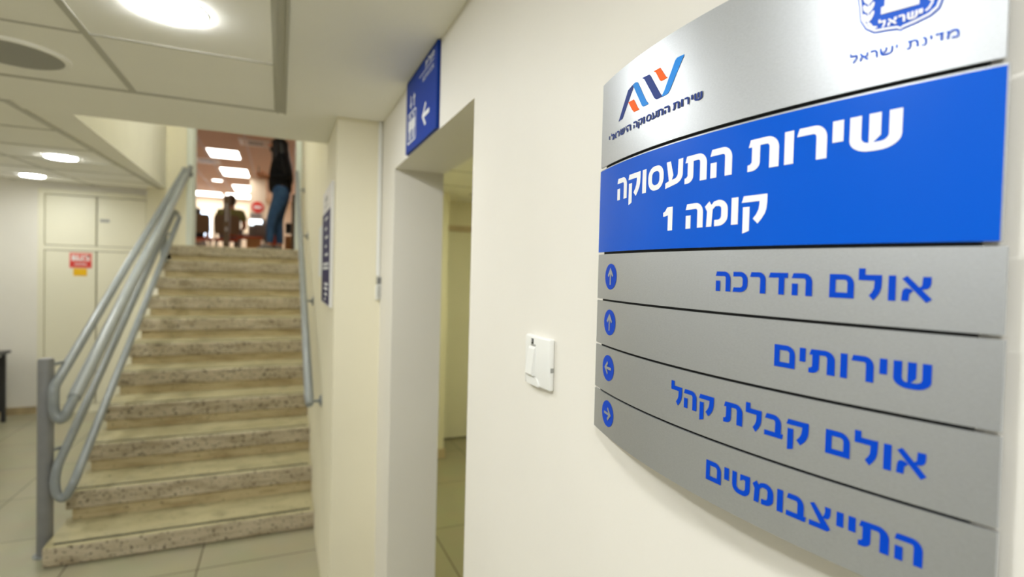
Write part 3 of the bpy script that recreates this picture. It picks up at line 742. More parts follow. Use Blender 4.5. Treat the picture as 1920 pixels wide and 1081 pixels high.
# ================================================================ LIGHT SWITCH
sw = thing('light_switch', 'white rectangular light switch with long rocker left of the directory sign', 'light switch', (XW, 0.748, 1.327))
bm = B(XW - 0.009, XW, 0.7045, 0.7925, 1.3285, 1.4075, 0.0035, 3)
pl = finish('plate', bm, M['white'], sw, smooth=50)
bm = bmesh.new()
pr = [(XW - 0.009, 1.3900), (XW - 0.0115, 1.3865), (XW - 0.0165, 1.3470), (XW - 0.0145, 1.3445), (XW - 0.009, 1.3445)]
A = [bm.verts.new((x, 0.7530, z)) for x, z in pr]; C = [bm.verts.new((x, 0.7745, z)) for x, z in pr]
bm.faces.new(A); bm.faces.new(C[::-1])
for i in range(5): bm.faces.new((A[i], A[(i + 1) % 5], C[(i + 1) % 5], C[i]))
finish('rocker', bm, M['white'], sw)
bm = bmesh.new()
lower = [(0.7790, 1.3300), (0.7790, 1.3425)] + [(0.7530 - 0.016 * math.sin(t * PI / 16), 1.3295 + 0.0125 * math.cos(t * PI / 16)) for t in range(0, 9)]
prism(bm, lower, 0, XW - 0.0112, XW - 0.009)
finish('lower_cover', bm, M['white'], sw)
finish('label_window', B(XW - 0.0096, XW - 0.0089, 0.7610, 0.7680, 1.3940, 1.4025), M['darkplast'], sw)
bm = bmesh.new()
box(bm, XW - 0.0099, XW - 0.0096, 0.7640, 0.7665, 1.3975, 1.3985); box(bm, XW - 0.0099, XW - 0.0096, 0.7640, 0.7665, 1.4000, 1.4008)
finish('label_mark', bm, M['paper'], sw)
finish('indicator_slot', B(XW - 0.0095, XW - 0.0089, 0.7530, 0.7690, 1.3910, 1.3935), M['greyplast'], sw)
finish('side_notch', B(XW - 0.007, XW - 0.002, 0.7041, 0.7050, 1.3570, 1.3640), M['greyplast'], sw)

# ================================================================ LIFT SIGN above the doorway
ls = thing('lift_sign', 'deep blue lift sign with white arrow on the wall above the doorway', 'sign', (XW, 1.57, 1.887))
bm = B(XW - 0.010, XW, 1.382, 1.752, 1.888, 2.119, 0.0008, 1)
lp = finish('sign_plate', bm, M['liftblue'], ls)
XL = XW - 0.0104
fl = lambda y, z: (XL, y, z)
bm = bmesh.new()
def rounded(y0, y1, z0, z1, r, n=6):
    return [(y1 - r + r * math.cos(math.radians(a)), z1 - r + r * math.sin(math.radians(a))) for a in [90 * i / n for i in range(n + 1)]] + \
           [(y0 + r + r * math.cos(math.radians(a)), z1 - r + r * math.sin(math.radians(a))) for a in [90 + 90 * i / n for i in range(n + 1)]] + \
           [(y0 + r + r * math.cos(math.radians(a)), z0 + r + r * math.sin(math.radians(a))) for a in [180 + 90 * i / n for i in range(n + 1)]] + \
           [(y1 - r + r * math.cos(math.radians(a)), z0 + r + r * math.sin(math.radians(a))) for a in [270 + 90 * i / n for i in range(n + 1)]]
fill(bm, [rounded(1.611, 1.727, 1.913, 2.009, 0.012), rounded(1.617, 1.721, 1.918, 2.004, 0.009)], fl)
for cy in (1.6445, 1.6690, 1.6935):
    pass
for cy in (1.646, 1.690):
    fill(bm, [disc_pts(cy, 1.9945, 0.0095, 0.0065, 18)], fl)
    w = 0.020
    fill(bm, [[(cy + w, 1.9845), (cy - w, 1.9845), (cy - w, 1.952), (cy - .011, 1.952), (cy - .011, 1.922), (cy - .002, 1.922), (cy - .002, 1.948), (cy + .002, 1.948), (cy + .002, 1.922), (cy + .011, 1.922), (cy + .011, 1.952), (cy + w, 1.952)]], fl)
for cy, up in ((1.641, 1), (1.684, -1)):
    z0, z1 = 2.018, 2.060
    pts = [(-.005, 0), (-.005, .6), (-.015, .6), (0, 1), (.015, .6), (.005, .6), (.005, 0)]
    fill(bm, [[(cy + x, (z0 + (z1 - z0) * t) if up > 0 else (z1 - (z1 - z0) * t)) for x, t in pts]], fl)
finish('lift_pictogram', bm, M['liftwhite'], ls)
bm = bmesh.new()
fill(bm, [[(1.5360, 1.9555), (1.4990, 1.9895), (1.4885, 1.9840), (1.5120, 1.9620), (1.4520, 1.9620), (1.4520, 1.9490), (1.5120, 1.9490), (1.4885, 1.9280), (1.4990, 1.9215)]], fl)
finish('arrow', bm, M['liftwhite'], ls)
finish('divider_line', B(XL - .0003, XL, 1.413, 1.577, 2.0800, 2.0822), M['liftwhite'], ls)
def flat_text(text, yl, yr, zb, zt, x, offset, m, parent, ref=None):
    me = font_mesh(text, offset)
    bm = bmesh.new(); bm.from_mesh(me); bpy.data.meshes.remove(me)
    bmesh.ops.triangulate(bm, faces=bm.faces)
    xa = min(v.co.x for v in bm.verts); xb = max(v.co.x for v in bm.verts); h = ref or max(v.co.y for v in bm.verts)
    for v in bm.verts:
        v.co = (x, yl + (yr - yl) * (v.co.x - xa) / (xb - xa), zb + (zt - zb) * v.co.y / h)
    return finish('lettering', bm, m, parent)
bm = bmesh.new()
for ch, yl, yr in (('ת', 1.507, 1.486), ('י', 1.482, 1.477), ('ל', 1.473, 1.455), ('ע', 1.452, 1.433), ('מ', 1.430, 1.411)):
    for lp_ in G[ch]: fill(bm, [lp_], lambda u, v: (XL, yl + (yr - yl) * u, 2.0885 + 0.0165 * v))
finish('lettering', bm, M['liftwhite'], ls)
flat_text('ELEVATOR', 1.534, 1.412, 2.0565, 2.0705, XL, 0.0, M['liftwhite'], ls)

# ================================================================ CONDUIT AND REMOTE HOLDER on the column
YC = 2.25
cn = finish('cable_conduit', B(0.362, 0.377, YC - 0.010, YC, 1.490, ZC, 0.002, 2), M['white'])
base_thing(tag(cn, 'thin white cable conduit running down the column from the ceiling', 'conduit'))
M['remote'] = mat('off_white_plastic', (0.62, 0.62, 0.59, 1), 0.4)
rc = thing('air_conditioner_remote', 'small white air conditioner remote in its holder at the foot of the conduit', 'remote control', (0.375, YC, 1.388))
finish('holder', B(0.361, 0.3985, YC - 0.020, YC, 1.390, 1.452, 0.004, 3), M['white'], rc, smooth=50)
finish('remote_body', B(0.3635, 0.3960, YC - 0.029, YC - 0.004, 1.398, 1.488, 0.004, 3), M['remote'], rc, smooth=50)
finish('display', B(0.3640, 0.3850, YC - 0.0296, YC - 0.0285, 1.4565, 1.4830), M['post'], rc)
for iz in range(4):
    for ix in range(2):
        finish('button', B(0.3665 + .009 * ix, 0.3730 + .009 * ix, YC - 0.0300, YC - 0.0285, 1.4395 - .011 * iz, 1.4460 - .011 * iz), M['greyplast'], rc)

# ================================================================ INFORMATION BOARD AND SHEET on the stair wall
ib = thing('information_board', 'narrow navy notice board with grey header on the right stair wall', 'notice board', (XS, 2.55, 1.345))
bY0, bY1 = 2.335, 2.80
finish('board_frame', B(XS - 0.012, XS, bY0, bY1, 1.350, 1.880, 0.002, 1), M['boardhead'], ib, 'pale silver frame')
finish('board_face', B(XS - 0.0135, XS - 0.0115, bY0 + .035, bY1 - .012, 1.360, 1.772), M['boardnavy'], ib)
bm = bmesh.new()
for (a, b, z0, z1) in ((2.52, 2.66, 1.822, 1.845), (2.50, 2.68, 1.800, 1.806)): box(bm, XS - 0.0132, XS - 0.012, a, b, z0, z1)
finish('header_mark', bm, M['greyplast'], ib)
for z, a, b in ((1.735, 2.48, 2.64), (1.690, 2.52, 2.62), (1.650, 2.46, 2.60), (1.610, 2.52, 2.60), (1.572, 2.44, 2.60), (1.530, 2.40, 2.72), (1.512, 2.40, 2.72), (1.440, 2.42, 2.62), (1.420, 2.44, 2.62), (1.395, 2.46, 2.60), (1.372, 2.54, 2.60)):
    bm = bmesh.new(); x = a
    while x < b:
        wd = random.uniform(.02, .05); box(bm, XS - 0.0142, XS - 0.0135, x, min(b, x + wd), z, z + .012); x += wd + .012
    finish('text_line', bm, M['paper'], ib)
sp = finish('paper_sheet', B(XS - 0.004, XS, 2.97, 3.19, 1.475, 1.745), M['paper'])
base_thing(tag(sp, 'pale sheet of paper taped to the stair wall beyond the navy board', 'paper'))

# ================================================================ CEILING FITTINGS
def downlight(c, r, m, label, group, slope=False):
    t = thing('downlight', label, 'ceiling light', c, group)
    bm = bmesh.new(); lathe(bm, [(r + .006, 0.0), (r + .005, -.0015), (r + .001, -.002), (r, 0.0)], c); finish('trim_ring', bm, M['white'], t, smooth=True)
    bm = bmesh.new(); lathe(bm, [(r, -.0005), (r * .985, -.004), (r * .93, -.0065), (r * .75, -.0085), (r * .4, -.0095), (0.0001, -.010)], c); finish('diffuser', bm, m, t)
    return t
d0 = downlight((-0.255, 1.525, ZC), 0.078, M['lens'], 'large round lit downlight nearest the camera in the tiled ceiling', 'downlights')
def dcopy(src, loc, label):
    c = copy_tree(src); c.location = loc; c['label'] = label; return c
z1 = zs(4.42)
d1 = downlight((-1.335, 4.42, zs(4.42) - .002), 0.085, M['lensfar'], 'round lit downlight in the left ceiling, nearer of the pair', 'downlights')
d2 = dcopy(d1, (-2.045, 6.10, zs(6.10) - .002), 'round lit downlight in the left ceiling, farther one close to the back wall')
hid = 'round lit downlight added in the hall ceiling outside the picture'
for i, (x, y) in enumerate(((-0.62, 0.40), (-0.255, -0.22), (-0.255, -1.2), (-1.70, -0.4), (-1.70, 2.05), (-3.2, 0.48), (-3.2, 2.05))):  # unseen lamps added for light; nearest ones placed for the sign and its wall
    dcopy(d0, (x, y, ZC), hid)
for (x, y) in ((-3.4, 4.42), (-3.6, 6.1)):
    dcopy(d1, (x, y, zs(y) - .002), 'round lit downlight in the left ceiling outside the picture')
sw_l = thing('added_stairwell_light', 'added long white ceiling light, unseen high above the stairs', 'ceiling light', (-0.35, 4.4, 4.2))  # unseen lamp, added to brighten the stairwell wall
finish('housing', B(-0.50, -0.20, 3.9, 4.9, 4.15, 4.2, .004, 1), M['white'], sw_l)
finish('diffuser', B(-0.47, -0.23, 3.93, 4.87, 4.145, 4.15), emis('added_stairwell_glow', (0.97, 1.0, .97, 1), 19.0), sw_l)
spk = thing('ceiling_speaker', 'round grey mesh ceiling speaker with pale rim at the upper left', 'speaker', (-0.735, 2.045, ZC))
bm = bmesh.new(); lathe(bm, [(0.140, 0), (0.140, -.006), (0.132, -.010), (0.122, -.008), (0.120, 0)], (-0.735, 2.045, ZC), seg=48); finish('rim', bm, M['plaster'], spk, smooth=True)
bm = bmesh.new(); lathe(bm, [(0.122, -.001), (0.121, -.006), (0.08, -.009), (0.0001, -.010)], (-0.735, 2.045, ZC), seg=48); finish('grille', bm, M['grille'], spk, smooth=True)
cl = thing('corridor_light', 'square ceiling light in the corridor beyond the doorway', 'ceiling light', (1.45, 2.9, 2.17))
finish('housing', Bs([(1.3, 1.6, 2.75, 3.05, 2.155, 2.17)]), M['white'], cl)
finish('diffuser', Bs([(1.32, 1.58, 2.77, 3.03, 2.152, 2.155)]), emis('corridor_diffuser', (.98, 1.0, .66, 1), 30.0), cl)

# ================================================================ BACK-WALL CUPBOARD
cb = thing('wall_cupboard', 'tall built-in cream cupboard with four flat doors on the back wall', 'cupboard', (-1.74, 6.79, 0))
CX0, CX1, CZ1 = -2.215, -1.262, 2.262
bm = bmesh.new()
box(bm, CX0, CX0 + .05, 6.735, 6.80, 0.0, CZ1); box(bm, CX1 - .05, CX1, 6.735, 6.80, 0.0, CZ1)
box(bm, CX0 + .05, CX1 - .05, 6.735, 6.80, CZ1 - .05, CZ1); box(bm, CX0 + .05, CX1 - .05, 6.735, 6.80, 1.655, 1.70); box(bm, CX0 + .05, CX1 - .05, 6.735, 6.80, 0.0, 0.08)
finish('frame', bm, M['cup'], cb)
finish('carcass_back', B(CX0 + .05, CX1 - .05, 6.78, 6.80, 0.08, CZ1 - .05), M['tbar_dark'], cb)
XM = -1.741
for (a, b, z0, z1) in ((CX0 + .055, XM - .006, 1.706, CZ1 - .056), (XM + .006, CX1 - .055, 1.706, CZ1 - .056), (CX0 + .055, XM - .006, 0.086, 1.649), (XM + .006, CX1 - .055, 0.086, 1.649)):
    finish('cupboard_door', B(a, b, 6.742, 6.775, z0, z1, 0.003, 2), M['cup'], cb)
finish('door_label', B(-1.712, -1.632, 6.739, 6.742, 1.955, 1.985), M['greyplast'], cb, 'small dark grey label strip')
rn = thing('red_notice', 'red and white warning notice stuck on the lower left cupboard door', 'notice', (-1.867, 6.742, 1.48))
finish('sheet', B(-1.962, -1.778, 6.739, 6.742, 1.478, 1.632), M['pink'], rn)
finish('red_band', B(-1.955, -1.785, 6.7375, 6.739, 1.490, 1.545), M['red'], rn)
bm = bmesh.new()
for a, b, z0, z1 in ((-1.94, -1.915, 1.56, 1.605), (-1.905, -1.89, 1.56, 1.605), (-1.88, -1.85, 1.56, 1.572), (-1.862, -1.85, 1.56, 1.605), (-1.84, -1.80, 1.592, 1.605), (-1.815, -1.80, 1.56, 1.605), (-1.94, -1.80, 1.552, 1.560), (-1.92, -1.82, 1.512, 1.522)):
    box(bm, a, b, 6.736, 6.739 if z0 > 1.55 else 6.7375, z0, z1)
finish('lettering', bm, M['paper'], rn)
yn = finish('yellow_notice', B(-1.930, -1.818, 6.739, 6.742, 1.398, 1.472), M['yellow'])
base_thing(tag(yn, 'small yellow sticker just below the red notice on the cupboard', 'sticker'))

# black stand at the very left edge of the picture
bs = thing('black_side_table', 'black table with overhanging top cut by the left picture edge', 'table', (-2.6, 6.35, 0))
finish('top', B(-2.90, -2.345, 6.15, 6.55, 0.655, 0.680, 0.006, 2), M['darkplast'], bs)
for x in (-2.86, -2.405):
    for y in (6.17, 6.50): finish('leg', B(x, x + .03, y, y + .03, 0, 0.655), M['darkplast'], bs)
finish('back_panel', B(-2.83, -2.405, 6.51, 6.52, 0.10, 0.62), M['darkplast'], bs)

# ================================================================ FIGURES
def skin(name, verts, edges, rad, m, parent, sub=2, root=0):
    k = KS if parent.name == 'person' else 1.0
    me = bpy.data.meshes.new('sk'); me.from_pydata([Vector(v) for v in verts], edges, [])
    o = bpy.data.objects.new('sk', me); COL.objects.link(o)
    o.modifiers.new('s', 'SKIN'); ss = o.modifiers.new('u', 'SUBSURF'); ss.levels = sub; ss.render_levels = sub
    sv = me.skin_vertices[0].data
    for i, r in enumerate(rad):
        r = (r, r) if not isinstance(r, tuple) else r
        sv[i].radius = (r[0] * k, r[1] * k)
        sv[i].use_root = (i == root)
    bpy.context.view_layer.update()
    em = bpy.data.meshes.new_from_object(o.evaluated_get(bpy.context.evaluated_depsgraph_get()))
    bpy.data.objects.remove(o); bpy.data.meshes.remove(me)
    bm = bmesh.new(); bm.from_mesh(em); bpy.data.meshes.remove(em)
    return finish(name, bm, m, parent, smooth=180)
class Chain:
    def __init__(s, f): s.v = []; s.e = []; s.r = []; s.f = f
    def add(s, p, r, frm=None):
        s.v.append(s.f(*p)); s.r.append(r); i = len(s.v) - 1
        if frm is not None: s.e.append((frm, i))
        return i
    def run(s, frm, *pr):
        for p, r in pr: frm = s.add(p, r, frm)
        return frm
def ellipsoid(bm, c, r, seg=14):
    b2 = bmesh.new(); bmesh.ops.create_uvsphere(b2, u_segments=seg, v_segments=seg // 2 + 2, radius=1)
    bmesh.ops.scale(b2, vec=r, verts=b2.verts); bmesh.ops.translate(b2, vec=c, verts=b2.verts); merge(bm, b2)
def hand(c, wrist, tip_dir, side_dir, palm_n, ix, r=1.0, curl=0.5):
    """palm, four unequal curled fingers and a thumb from the side of the palm; vectors in local figure axes"""
    W = Vector(wrist); T = Vector(tip_dir).normalized(); Sd = Vector(side_dir).normalized(); N = Vector(palm_n).normalized()
    pm = c.add(W + T * .045, (.030, .017), ix); kn = c.add(W + T * .075, (.030, .014), pm)
    for k, ln in enumerate((.062, .072, .068, .052)):
        o = Sd * (.026 - .0175 * k)
        a = c.add(W + T * .092 + o, .0085, kn)
        b = c.add(W + T * (.092 + ln * .5) + o + N * ln * .25 * curl, .0078, a)
        c.add(W + T * (.092 + ln * .8) + o + N * ln * .75 * curl, .0068, b)
    a = c.add(W + T * .040 + Sd * .040, .010, pm); b = c.add(W + T * .068 + Sd * .050 + N * .012, .009, a); c.add(W + T * .088 + Sd * .046 + N * .026, .008, b)

# woman at the head of the stairs, turned to the left, reading a phone
WB = Vector((-0.045, 7.56, ZU)); KS = 0.93
wo = thing('person', 'woman with long black hair, black jacket and blue jeans holding a phone', 'person', WB)
F = lambda f, s, z: (WB.x - f * KS, WB.y + s * KS, WB.z + z * KS)
HT = 1.0
c = Chain(F)
pel = c.add((-.03, 0, .86), .115); sp1 = c.add((-.02, 0, 1.0), .100, pel); ch = c.add((-.02, 0, 1.20), .110, sp1)
nk = c.add((.005, 0, 1.355), .048, ch); hd = c.add((.035, 0, 1.450), (.088, .100), nk); ht = c.add((.025, 0, 1.545), (.085, .095), hd)
for s, kn, an in ((-1, (.075, -.085, .46), (.095, -.085, .085)), (1, (-.005, .085, .46), (-.035, .10, .085))):
    h = c.add((-.035, s * .085, .80), .095, pel); k = c.add(kn, .058, h); a = c.add(an, .040, k); c.add((an[0] + .10, an[1], .035), .034, a)
for s in (-1, 1):
    sh = c.add((-.03, s * .15, 1.285), .052, ch); el = c.add((-.13, s * .20, 1.03), .040, sh); wr = c.add((.13, s * .07, 1.035), .027, el)
    hand(c, (.13, s * .07, 1.035), (1, -s * .25, .15), (0, -s * .3, 1), (.1, -s, .1), wr)
skin('body', c.v, c.e, c.r, M['skin'], wo)
c = Chain(F)
bz = c.add((-.03, 0, .80), (.150, .150)); b0 = c.add((-.03, 0, .87), (.160, .150), bz); b1 = c.add((-.02, 0, 1.0), (.170, .140), b0); b2 = c.add((-.02, 0, 1.2), (.165, .130), b1); c.add((0, 0, 1.34), .066, b2)
for s in (-1, 1):
    sh = c.add((-.03, s * .150, 1.275), .098, b2); el = c.add((-.135, s * .205, 1.03), .058, sh); c.add((.115, s * .078, 1.032), .042, el)
skin('jacket', c.v, c.e, c.r, M['blackcloth'], wo)
c = Chain(F)
bt = c.add((-.03, 0, .96), (.130, .120)); b0 = c.add((-.035, 0, .86), (.135, .135), bt)
for s, kn, an in ((-1, (.075, -.085, .46), (.095, -.085, .10)), (1, (-.005, .085, .46), (-.035, .10, .10))):
    h = c.add((-.045, s * .085, .77), .112, b0); k = c.add(kn, .072, h); c.run(k, (((kn[0] * .4 + an[0] * .6), an[1], .26), .060), (an, .050))
skin('jeans', c.v, c.e, c.r, M['denim'], wo)
for an in ((.095, -.085), (-.035, .10)):
    c = Chain(F)
    a = c.add((an[0] - .04, an[1], .070), (.055, .065)); c.run(a, ((an[0] + .05, an[1], .060), (.052, .055)), ((an[0] + .135, an[1], .036), (.043, .030)), ((an[0] + .165, an[1], .032), (.034, .024)))
    sho = skin('shoe', c.v, c.e, c.r, M['shoe'], wo)
    bm = bmesh.new()
    out = [(an[0] - .085, -.035), (an[0] - .02, -.042), (an[0] + .10, -.048), (an[0] + .185, -.03), (an[0] + .20, 0), (an[0] + .185, .03), (an[0] + .10, .048), (an[0] - .02, .042), (an[0] - .085, .035), (an[0] - .10, 0)]
    prism(bm, [(WB.x - f * KS, WB.y + (an[1] + s) * KS) for f, s in out], 2, WB.z + .0, WB.z + .022); finish('sole', bm, M['sole'], sho)
c = Chain(F)
a = c.add((.055, 0, 1.580), (.095, .060)); c.run(a, ((.020, 0, 1.560), (.115, .095)), ((-.025, 0, 1.46), (.125, .105)), ((-.065, 0, 1.28), (.150, .105)), ((-.105, 0, 1.12), (.15, .095)), ((-.15, 0, 1.0), (.10, .055)), ((-.155, 0, .93), (.06, .03)))
for sd in (-1, 1):
    p = c.add((.035, sd * .075, 1.52), .055, a); c.run(p, ((.030, sd * .095, 1.42), .055), ((.030, sd * .105, 1.30), .060), ((.035, sd * .10, 1.17), .050), ((.03, sd * .10, 1.08), .025))
ho = skin('hair', c.v, c.e, c.r, M['hair'], wo)
bm = bmesh.new(); bm.from_mesh(ho.data); L0 = lambda f, sd, z: Vector(F(f, sd, z)) - WB
ellipsoid(bm, L0(-.025, 0, 1.475), (.098, .110, .105)); ellipsoid(bm, L0(-.010, 0, 1.335), (.075, .115, .10))
bm.to_mesh(ho.data); bm.free()
for p in ho.data.polygons: p.use_smooth = True
bm = bmesh.new()
ellipsoid(bm, F(.054, 0, 1.425), (.056, .066, .056)); finish('face_mask', bm, M['blackcloth'], wo, smooth=180)
for s in (-1, 1):
    bm = bmesh.new(); ellipsoid(bm, F(.106, s * .031, 1.490), (.010, .013, .008)); ey = finish('eye', bm, M['white'], wo, smooth=180)
    bm = bmesh.new(); ellipsoid(bm, F(.114, s * .031, 1.490), (.004, .006, .006)); finish('iris', bm, M['hair'], ey, smooth=180)
    bm = bmesh.new(); ellipsoid(bm, F(.107, s * .031, 1.512), (.008, .020, .004)); finish('eyebrow', bm, M['hair'], wo, smooth=180)
bm = bmesh.new(); ellipsoid(bm, F(.118, 0, 1.470), (.014, .012, .022)); finish('nose', bm, M['skin'], wo, smooth=180)
ph = thing('phone', 'dark phone held in the standing woman\'s hands', 'phone', F(.235, 0, 1.04))
bm = B(WB.x - .232, WB.x - .224, WB.y - .038, WB.y + .038, WB.z + .945, WB.z + 1.085, .003, 2)
finish('phone_case', bm, M['phone'], ph)

# man in the olive shirt seated with his back to the stairs
def seated(base, cloth, hairm, label, hs=.45, name='person'):
    t = thing(name, label, 'person', base)
    Bv = Vector(base)
    Q = lambda s, f, z: (Bv.x + s, Bv.y + f, Bv.z + z)
    c = Chain(Q)
    pel = c.add((0, 0, hs + .10), .12); a = c.add((0, -.02, hs + .28), .115, pel); ch = c.add((0, 0, hs + .48), .13, a)
    nk = c.add((0, .02, hs + .62), .055, ch); hd = c.add((0, .04, hs + .73), (.075, .09), nk); c.add((0, .035, hs + .82), (.073, .085), hd)
    for s in (-1, 1):
        h = c.add((s * .09, .06, hs + .07), .09, pel); k = c.add((s * .11, .43, hs + .05), .065, h); an = c.add((s * .11, .43, .09), .045, k); c.add((s * .11, .56, .04), .038, an)
        sh = c.add((s * .185, 0, hs + .55), .06, ch); el = c.add((s * .25, .03, hs + .27), .048, sh); wr = c.add((s * .16, .26, hs + .17), .03, el)
        hand(c, (s * .16, .26, hs + .17), (-s * .2, 1, 0), (-s, 0, .2), (0, .1, -1), wr)
    skin('body', c.v, c.e, c.r, M['skin'], t)
    c = Chain(Q)
    b0 = c.add((0, 0, hs + .10), (.19, .145)); b1 = c.add((0, -.02, hs + .28), (.19, .14), b0); b2 = c.add((0, 0, hs + .48), (.19, .14), b1); c.add((0, .01, hs + .60), .075, b2)
    for s in (-1, 1):
        sh = c.add((s * .19, 0, hs + .53), .085, b2); c.run(sh, ((s * .245, .02, hs + .36), .072))
    skin('shirt', c.v, c.e, c.r, cloth, t)
    c = Chain(Q)
    b0 = c.add((0, 0, hs + .10), (.16, .13))
    for s in (-1, 1):
        h = c.add((s * .09, .08, hs + .08), .10, b0); k = c.add((s * .11, .43, hs + .05), .078, h); c.add((s * .11, .43, .12), .058, k)
    skin('trousers', c.v, c.e, c.r, M['greycloth'], t)
    bm = bmesh.new(); ellipsoid(bm, Q(0, .015, hs + .81), (.094, .098, .095)); ellipsoid(bm, Q(0, -.015, hs + .73), (.082, .075, .075)); finish('hair', bm, hairm, t, smooth=180)
    for s in (-1, 1):
        bm = bmesh.new(); ellipsoid(bm, Q(s * .085, .04, hs + .74), (.012, .022, .032)); finish('ear', bm, M['skin'], t, smooth=180)
    return t
seated((-0.93, 12.10, ZU), M['green'], M['brownhair'], 'man with brown hair in an olive green shirt seated with his back turned', .37)
seated((-1.90, 15.05, ZU), M['blackcloth'], M['hair'], 'black-haired seated person in dark clothes half hidden by the left door frame', .36)

# ================================================================ UPPER ROOM FURNITURE
def bench_chair(x, y, label):
    t = thing('waiting_chair', label, 'chair', (x, y, ZU), 'waiting chairs')
    z = ZU
    bm = bmesh.new()
    n = 9
    for i in range(n):
        u = i / (n - 1); zz = z + .47 + .36 * u; yy = y - .20 - .10 * u
    rows = []
    for i in range(n):
        u = i / (n - 1); zz = z + .45 + .36 * u; yy = y - .20 - .09 * u; wv = .225 - (.03 * max(0, (u - .8) / .2) ** 2) - .02 * max(0, (.15 - u) / .15)
        rows.append([bm.verts.new(p) for p in ((x - wv, yy, zz), (x, yy - .02, zz), (x + wv, yy, zz), (x + wv, yy + .015, zz), (x, yy - .005, zz), (x - wv, yy + .015, zz))])
    for A, C in zip(rows, rows[1:]):
        for k in range(6): bm.faces.new((A[k], A[(k + 1) % 6], C[(k + 1) % 6], C[k]))
    bm.faces.new(rows[0]); bm.faces.new(rows[-1][::-1])
    finish('backrest', bm, M['chairback'], t, smooth=40)
    finish('seat', B(x - .235, x + .235, y - .19, y + .25, z + .325, z + .365, .015, 3), M['chairseat'], t)
    for sx_ in (-1, 1):
        bm = bmesh.new(); tube(bm, [(x + sx_ * .2, y - .22, z), (x + sx_ * .2, y - .17, z + .33), (x + sx_ * .2, y - .20, z + .50)], .014, 10); finish('leg', bm, M['steel'], t, smooth=True)
        bm = bmesh.new(); tube(bm, [(x + sx_ * .2, y + .22, z), (x + sx_ * .2, y + .18, z + .33)], .014, 10); finish('leg', bm, M['steel'], t, smooth=True)
    return t
bench_chair(-1.48, 12.0, 'brown-backed waiting chair with orange seat beside the left door frame')
bench_chair(-0.97, 12.0, 'brown-backed waiting chair with orange seat holding the man in green')
# queue posts just inside
g1 = thing('gate_post', 'tall narrow brown post with painted white reflections in front of the man in green', 'post', (-0.735, 8.85, ZU))
finish('post_body', B(-0.775, -0.695, 8.80, 8.90, ZU, 2.575, .006, 2), M['postbrown'], g1)
finish('sticker', B(-0.748, -0.722, 8.798, 8.80, 2.20, 2.46), M['paper'], g1, 'painted white vertical reflection')  # white pieces stand in for light reflected on the post
finish('sticker', B(-0.750, -0.720, 8.798, 8.80, 2.06, 2.115), M['paper'], g1, 'small painted white reflection')
g2 = thing('cabinet', 'dark brown cabinet standing against the right door frame inside the upper room', 'cabinet', (0.36, 7.9, ZU))
finish('body', B(0.130, 0.60, 7.75, 8.1, ZU, 2.53, .005, 2), M['brown'], g2)
finish('door', B(0.135, 0.595, 7.735, 7.75, ZU + .03, 2.50, .003, 1), M['brown'], g2)
lw = thing('low_cabinet', 'light wood low cabinet behind the standing woman', 'cabinet', (0.20, 8.85, ZU))
finish('body', B(0.055, 0.42, 8.68, 9.05, ZU, 2.02, .004, 1), M['lightwood'], lw)
finish('door', B(0.065, 0.41, 8.665, 8.68, ZU + .04, 2.01, .003, 1), M['lightwood'], lw)
bmn = thing('monitor', 'small black monitor standing on the light wood low cabinet', 'monitor', (0.16, 8.85, 2.02))
finish('screen', B(0.06, 0.27, 8.83, 8.85, 2.07, 2.23, .004, 2), M['darkplast'], bmn)
finish('stand', Bs([(0.15, 0.18, 8.835, 8.865, 2.03, 2.08), (0.10, 0.23, 8.80, 8.90, 2.02, 2.03)]), M['darkplast'], bmn)
bmn.location = Vector(bmn.location)
ds = thing('desk', 'grey desk with orange wooden edge behind the standing woman', 'desk', (-0.52, 13.4, ZU))
finish('desk_top', B(-0.98, -0.15, 13.1, 13.75, 2.27, 2.30, .004, 2), M['grey'], ds)
finish('edge_strip', B(-0.985, -0.145, 13.085, 13.1, 2.255, 2.30), M['grey'], ds)
for x in (-0.95, -0.21): finish('leg', B(x, x + .04, 13.15, 13.7, ZU, 2.27), M['steel'], ds)
cub = thing('storage_box', 'light wood storage cube standing under the orange bench', 'box', (-0.44, 10.6, ZU))
finish('body', B(-0.56, -0.33, 10.5, 10.75, ZU, 2.05, .004, 1), M['lightwood'], cub)
finish('lid', B(-0.57, -0.32, 10.49, 10.76, 2.05, 2.066, .003, 1), M['lightwood'], cub)
ob = thing('bench', 'low orange backless bench right of the man in green', 'bench', (-0.58, 11.4, ZU))
finish('seat', B(-0.76, -0.33, 11.25, 11.6, 2.09, 2.14, .01, 2), M['chairseat'], ob)
for x in (-0.73, -0.55, -0.38): finish('leg', B(x, x + .03, 11.3, 11.55, ZU, 2.09), M['steel'], ob)
oc = finish('marker_post', B(-0.13, -0.07, 9.84, 9.90, ZU, 2.19, .01, 2), M['chairseat'])
base_thing(tag(oc, 'orange marker post seen between the standing woman\'s legs', 'post'))
mo = thing('monitor', 'made-up bright screen on the grey desk behind the bench', 'monitor', (-0.50, 13.5, 2.30))
finish('screen_frame', B(-0.68, -0.32, 13.46, 13.49, 2.36, 2.66, .006, 2), M['greycloth'], mo)
finish('screen', B(-0.66, -0.40, 13.456, 13.46, 2.52, 2.65), M['screen'], mo, 'glow standing in for a white patch')  # made-up glowing face in place of white glare
finish('stand', Bs([(-0.53, -0.47, 13.47, 13.50, 2.31, 2.40), (-0.60, -0.40, 13.42, 13.56, 2.30, 2.312)]), M['greycloth'], mo)
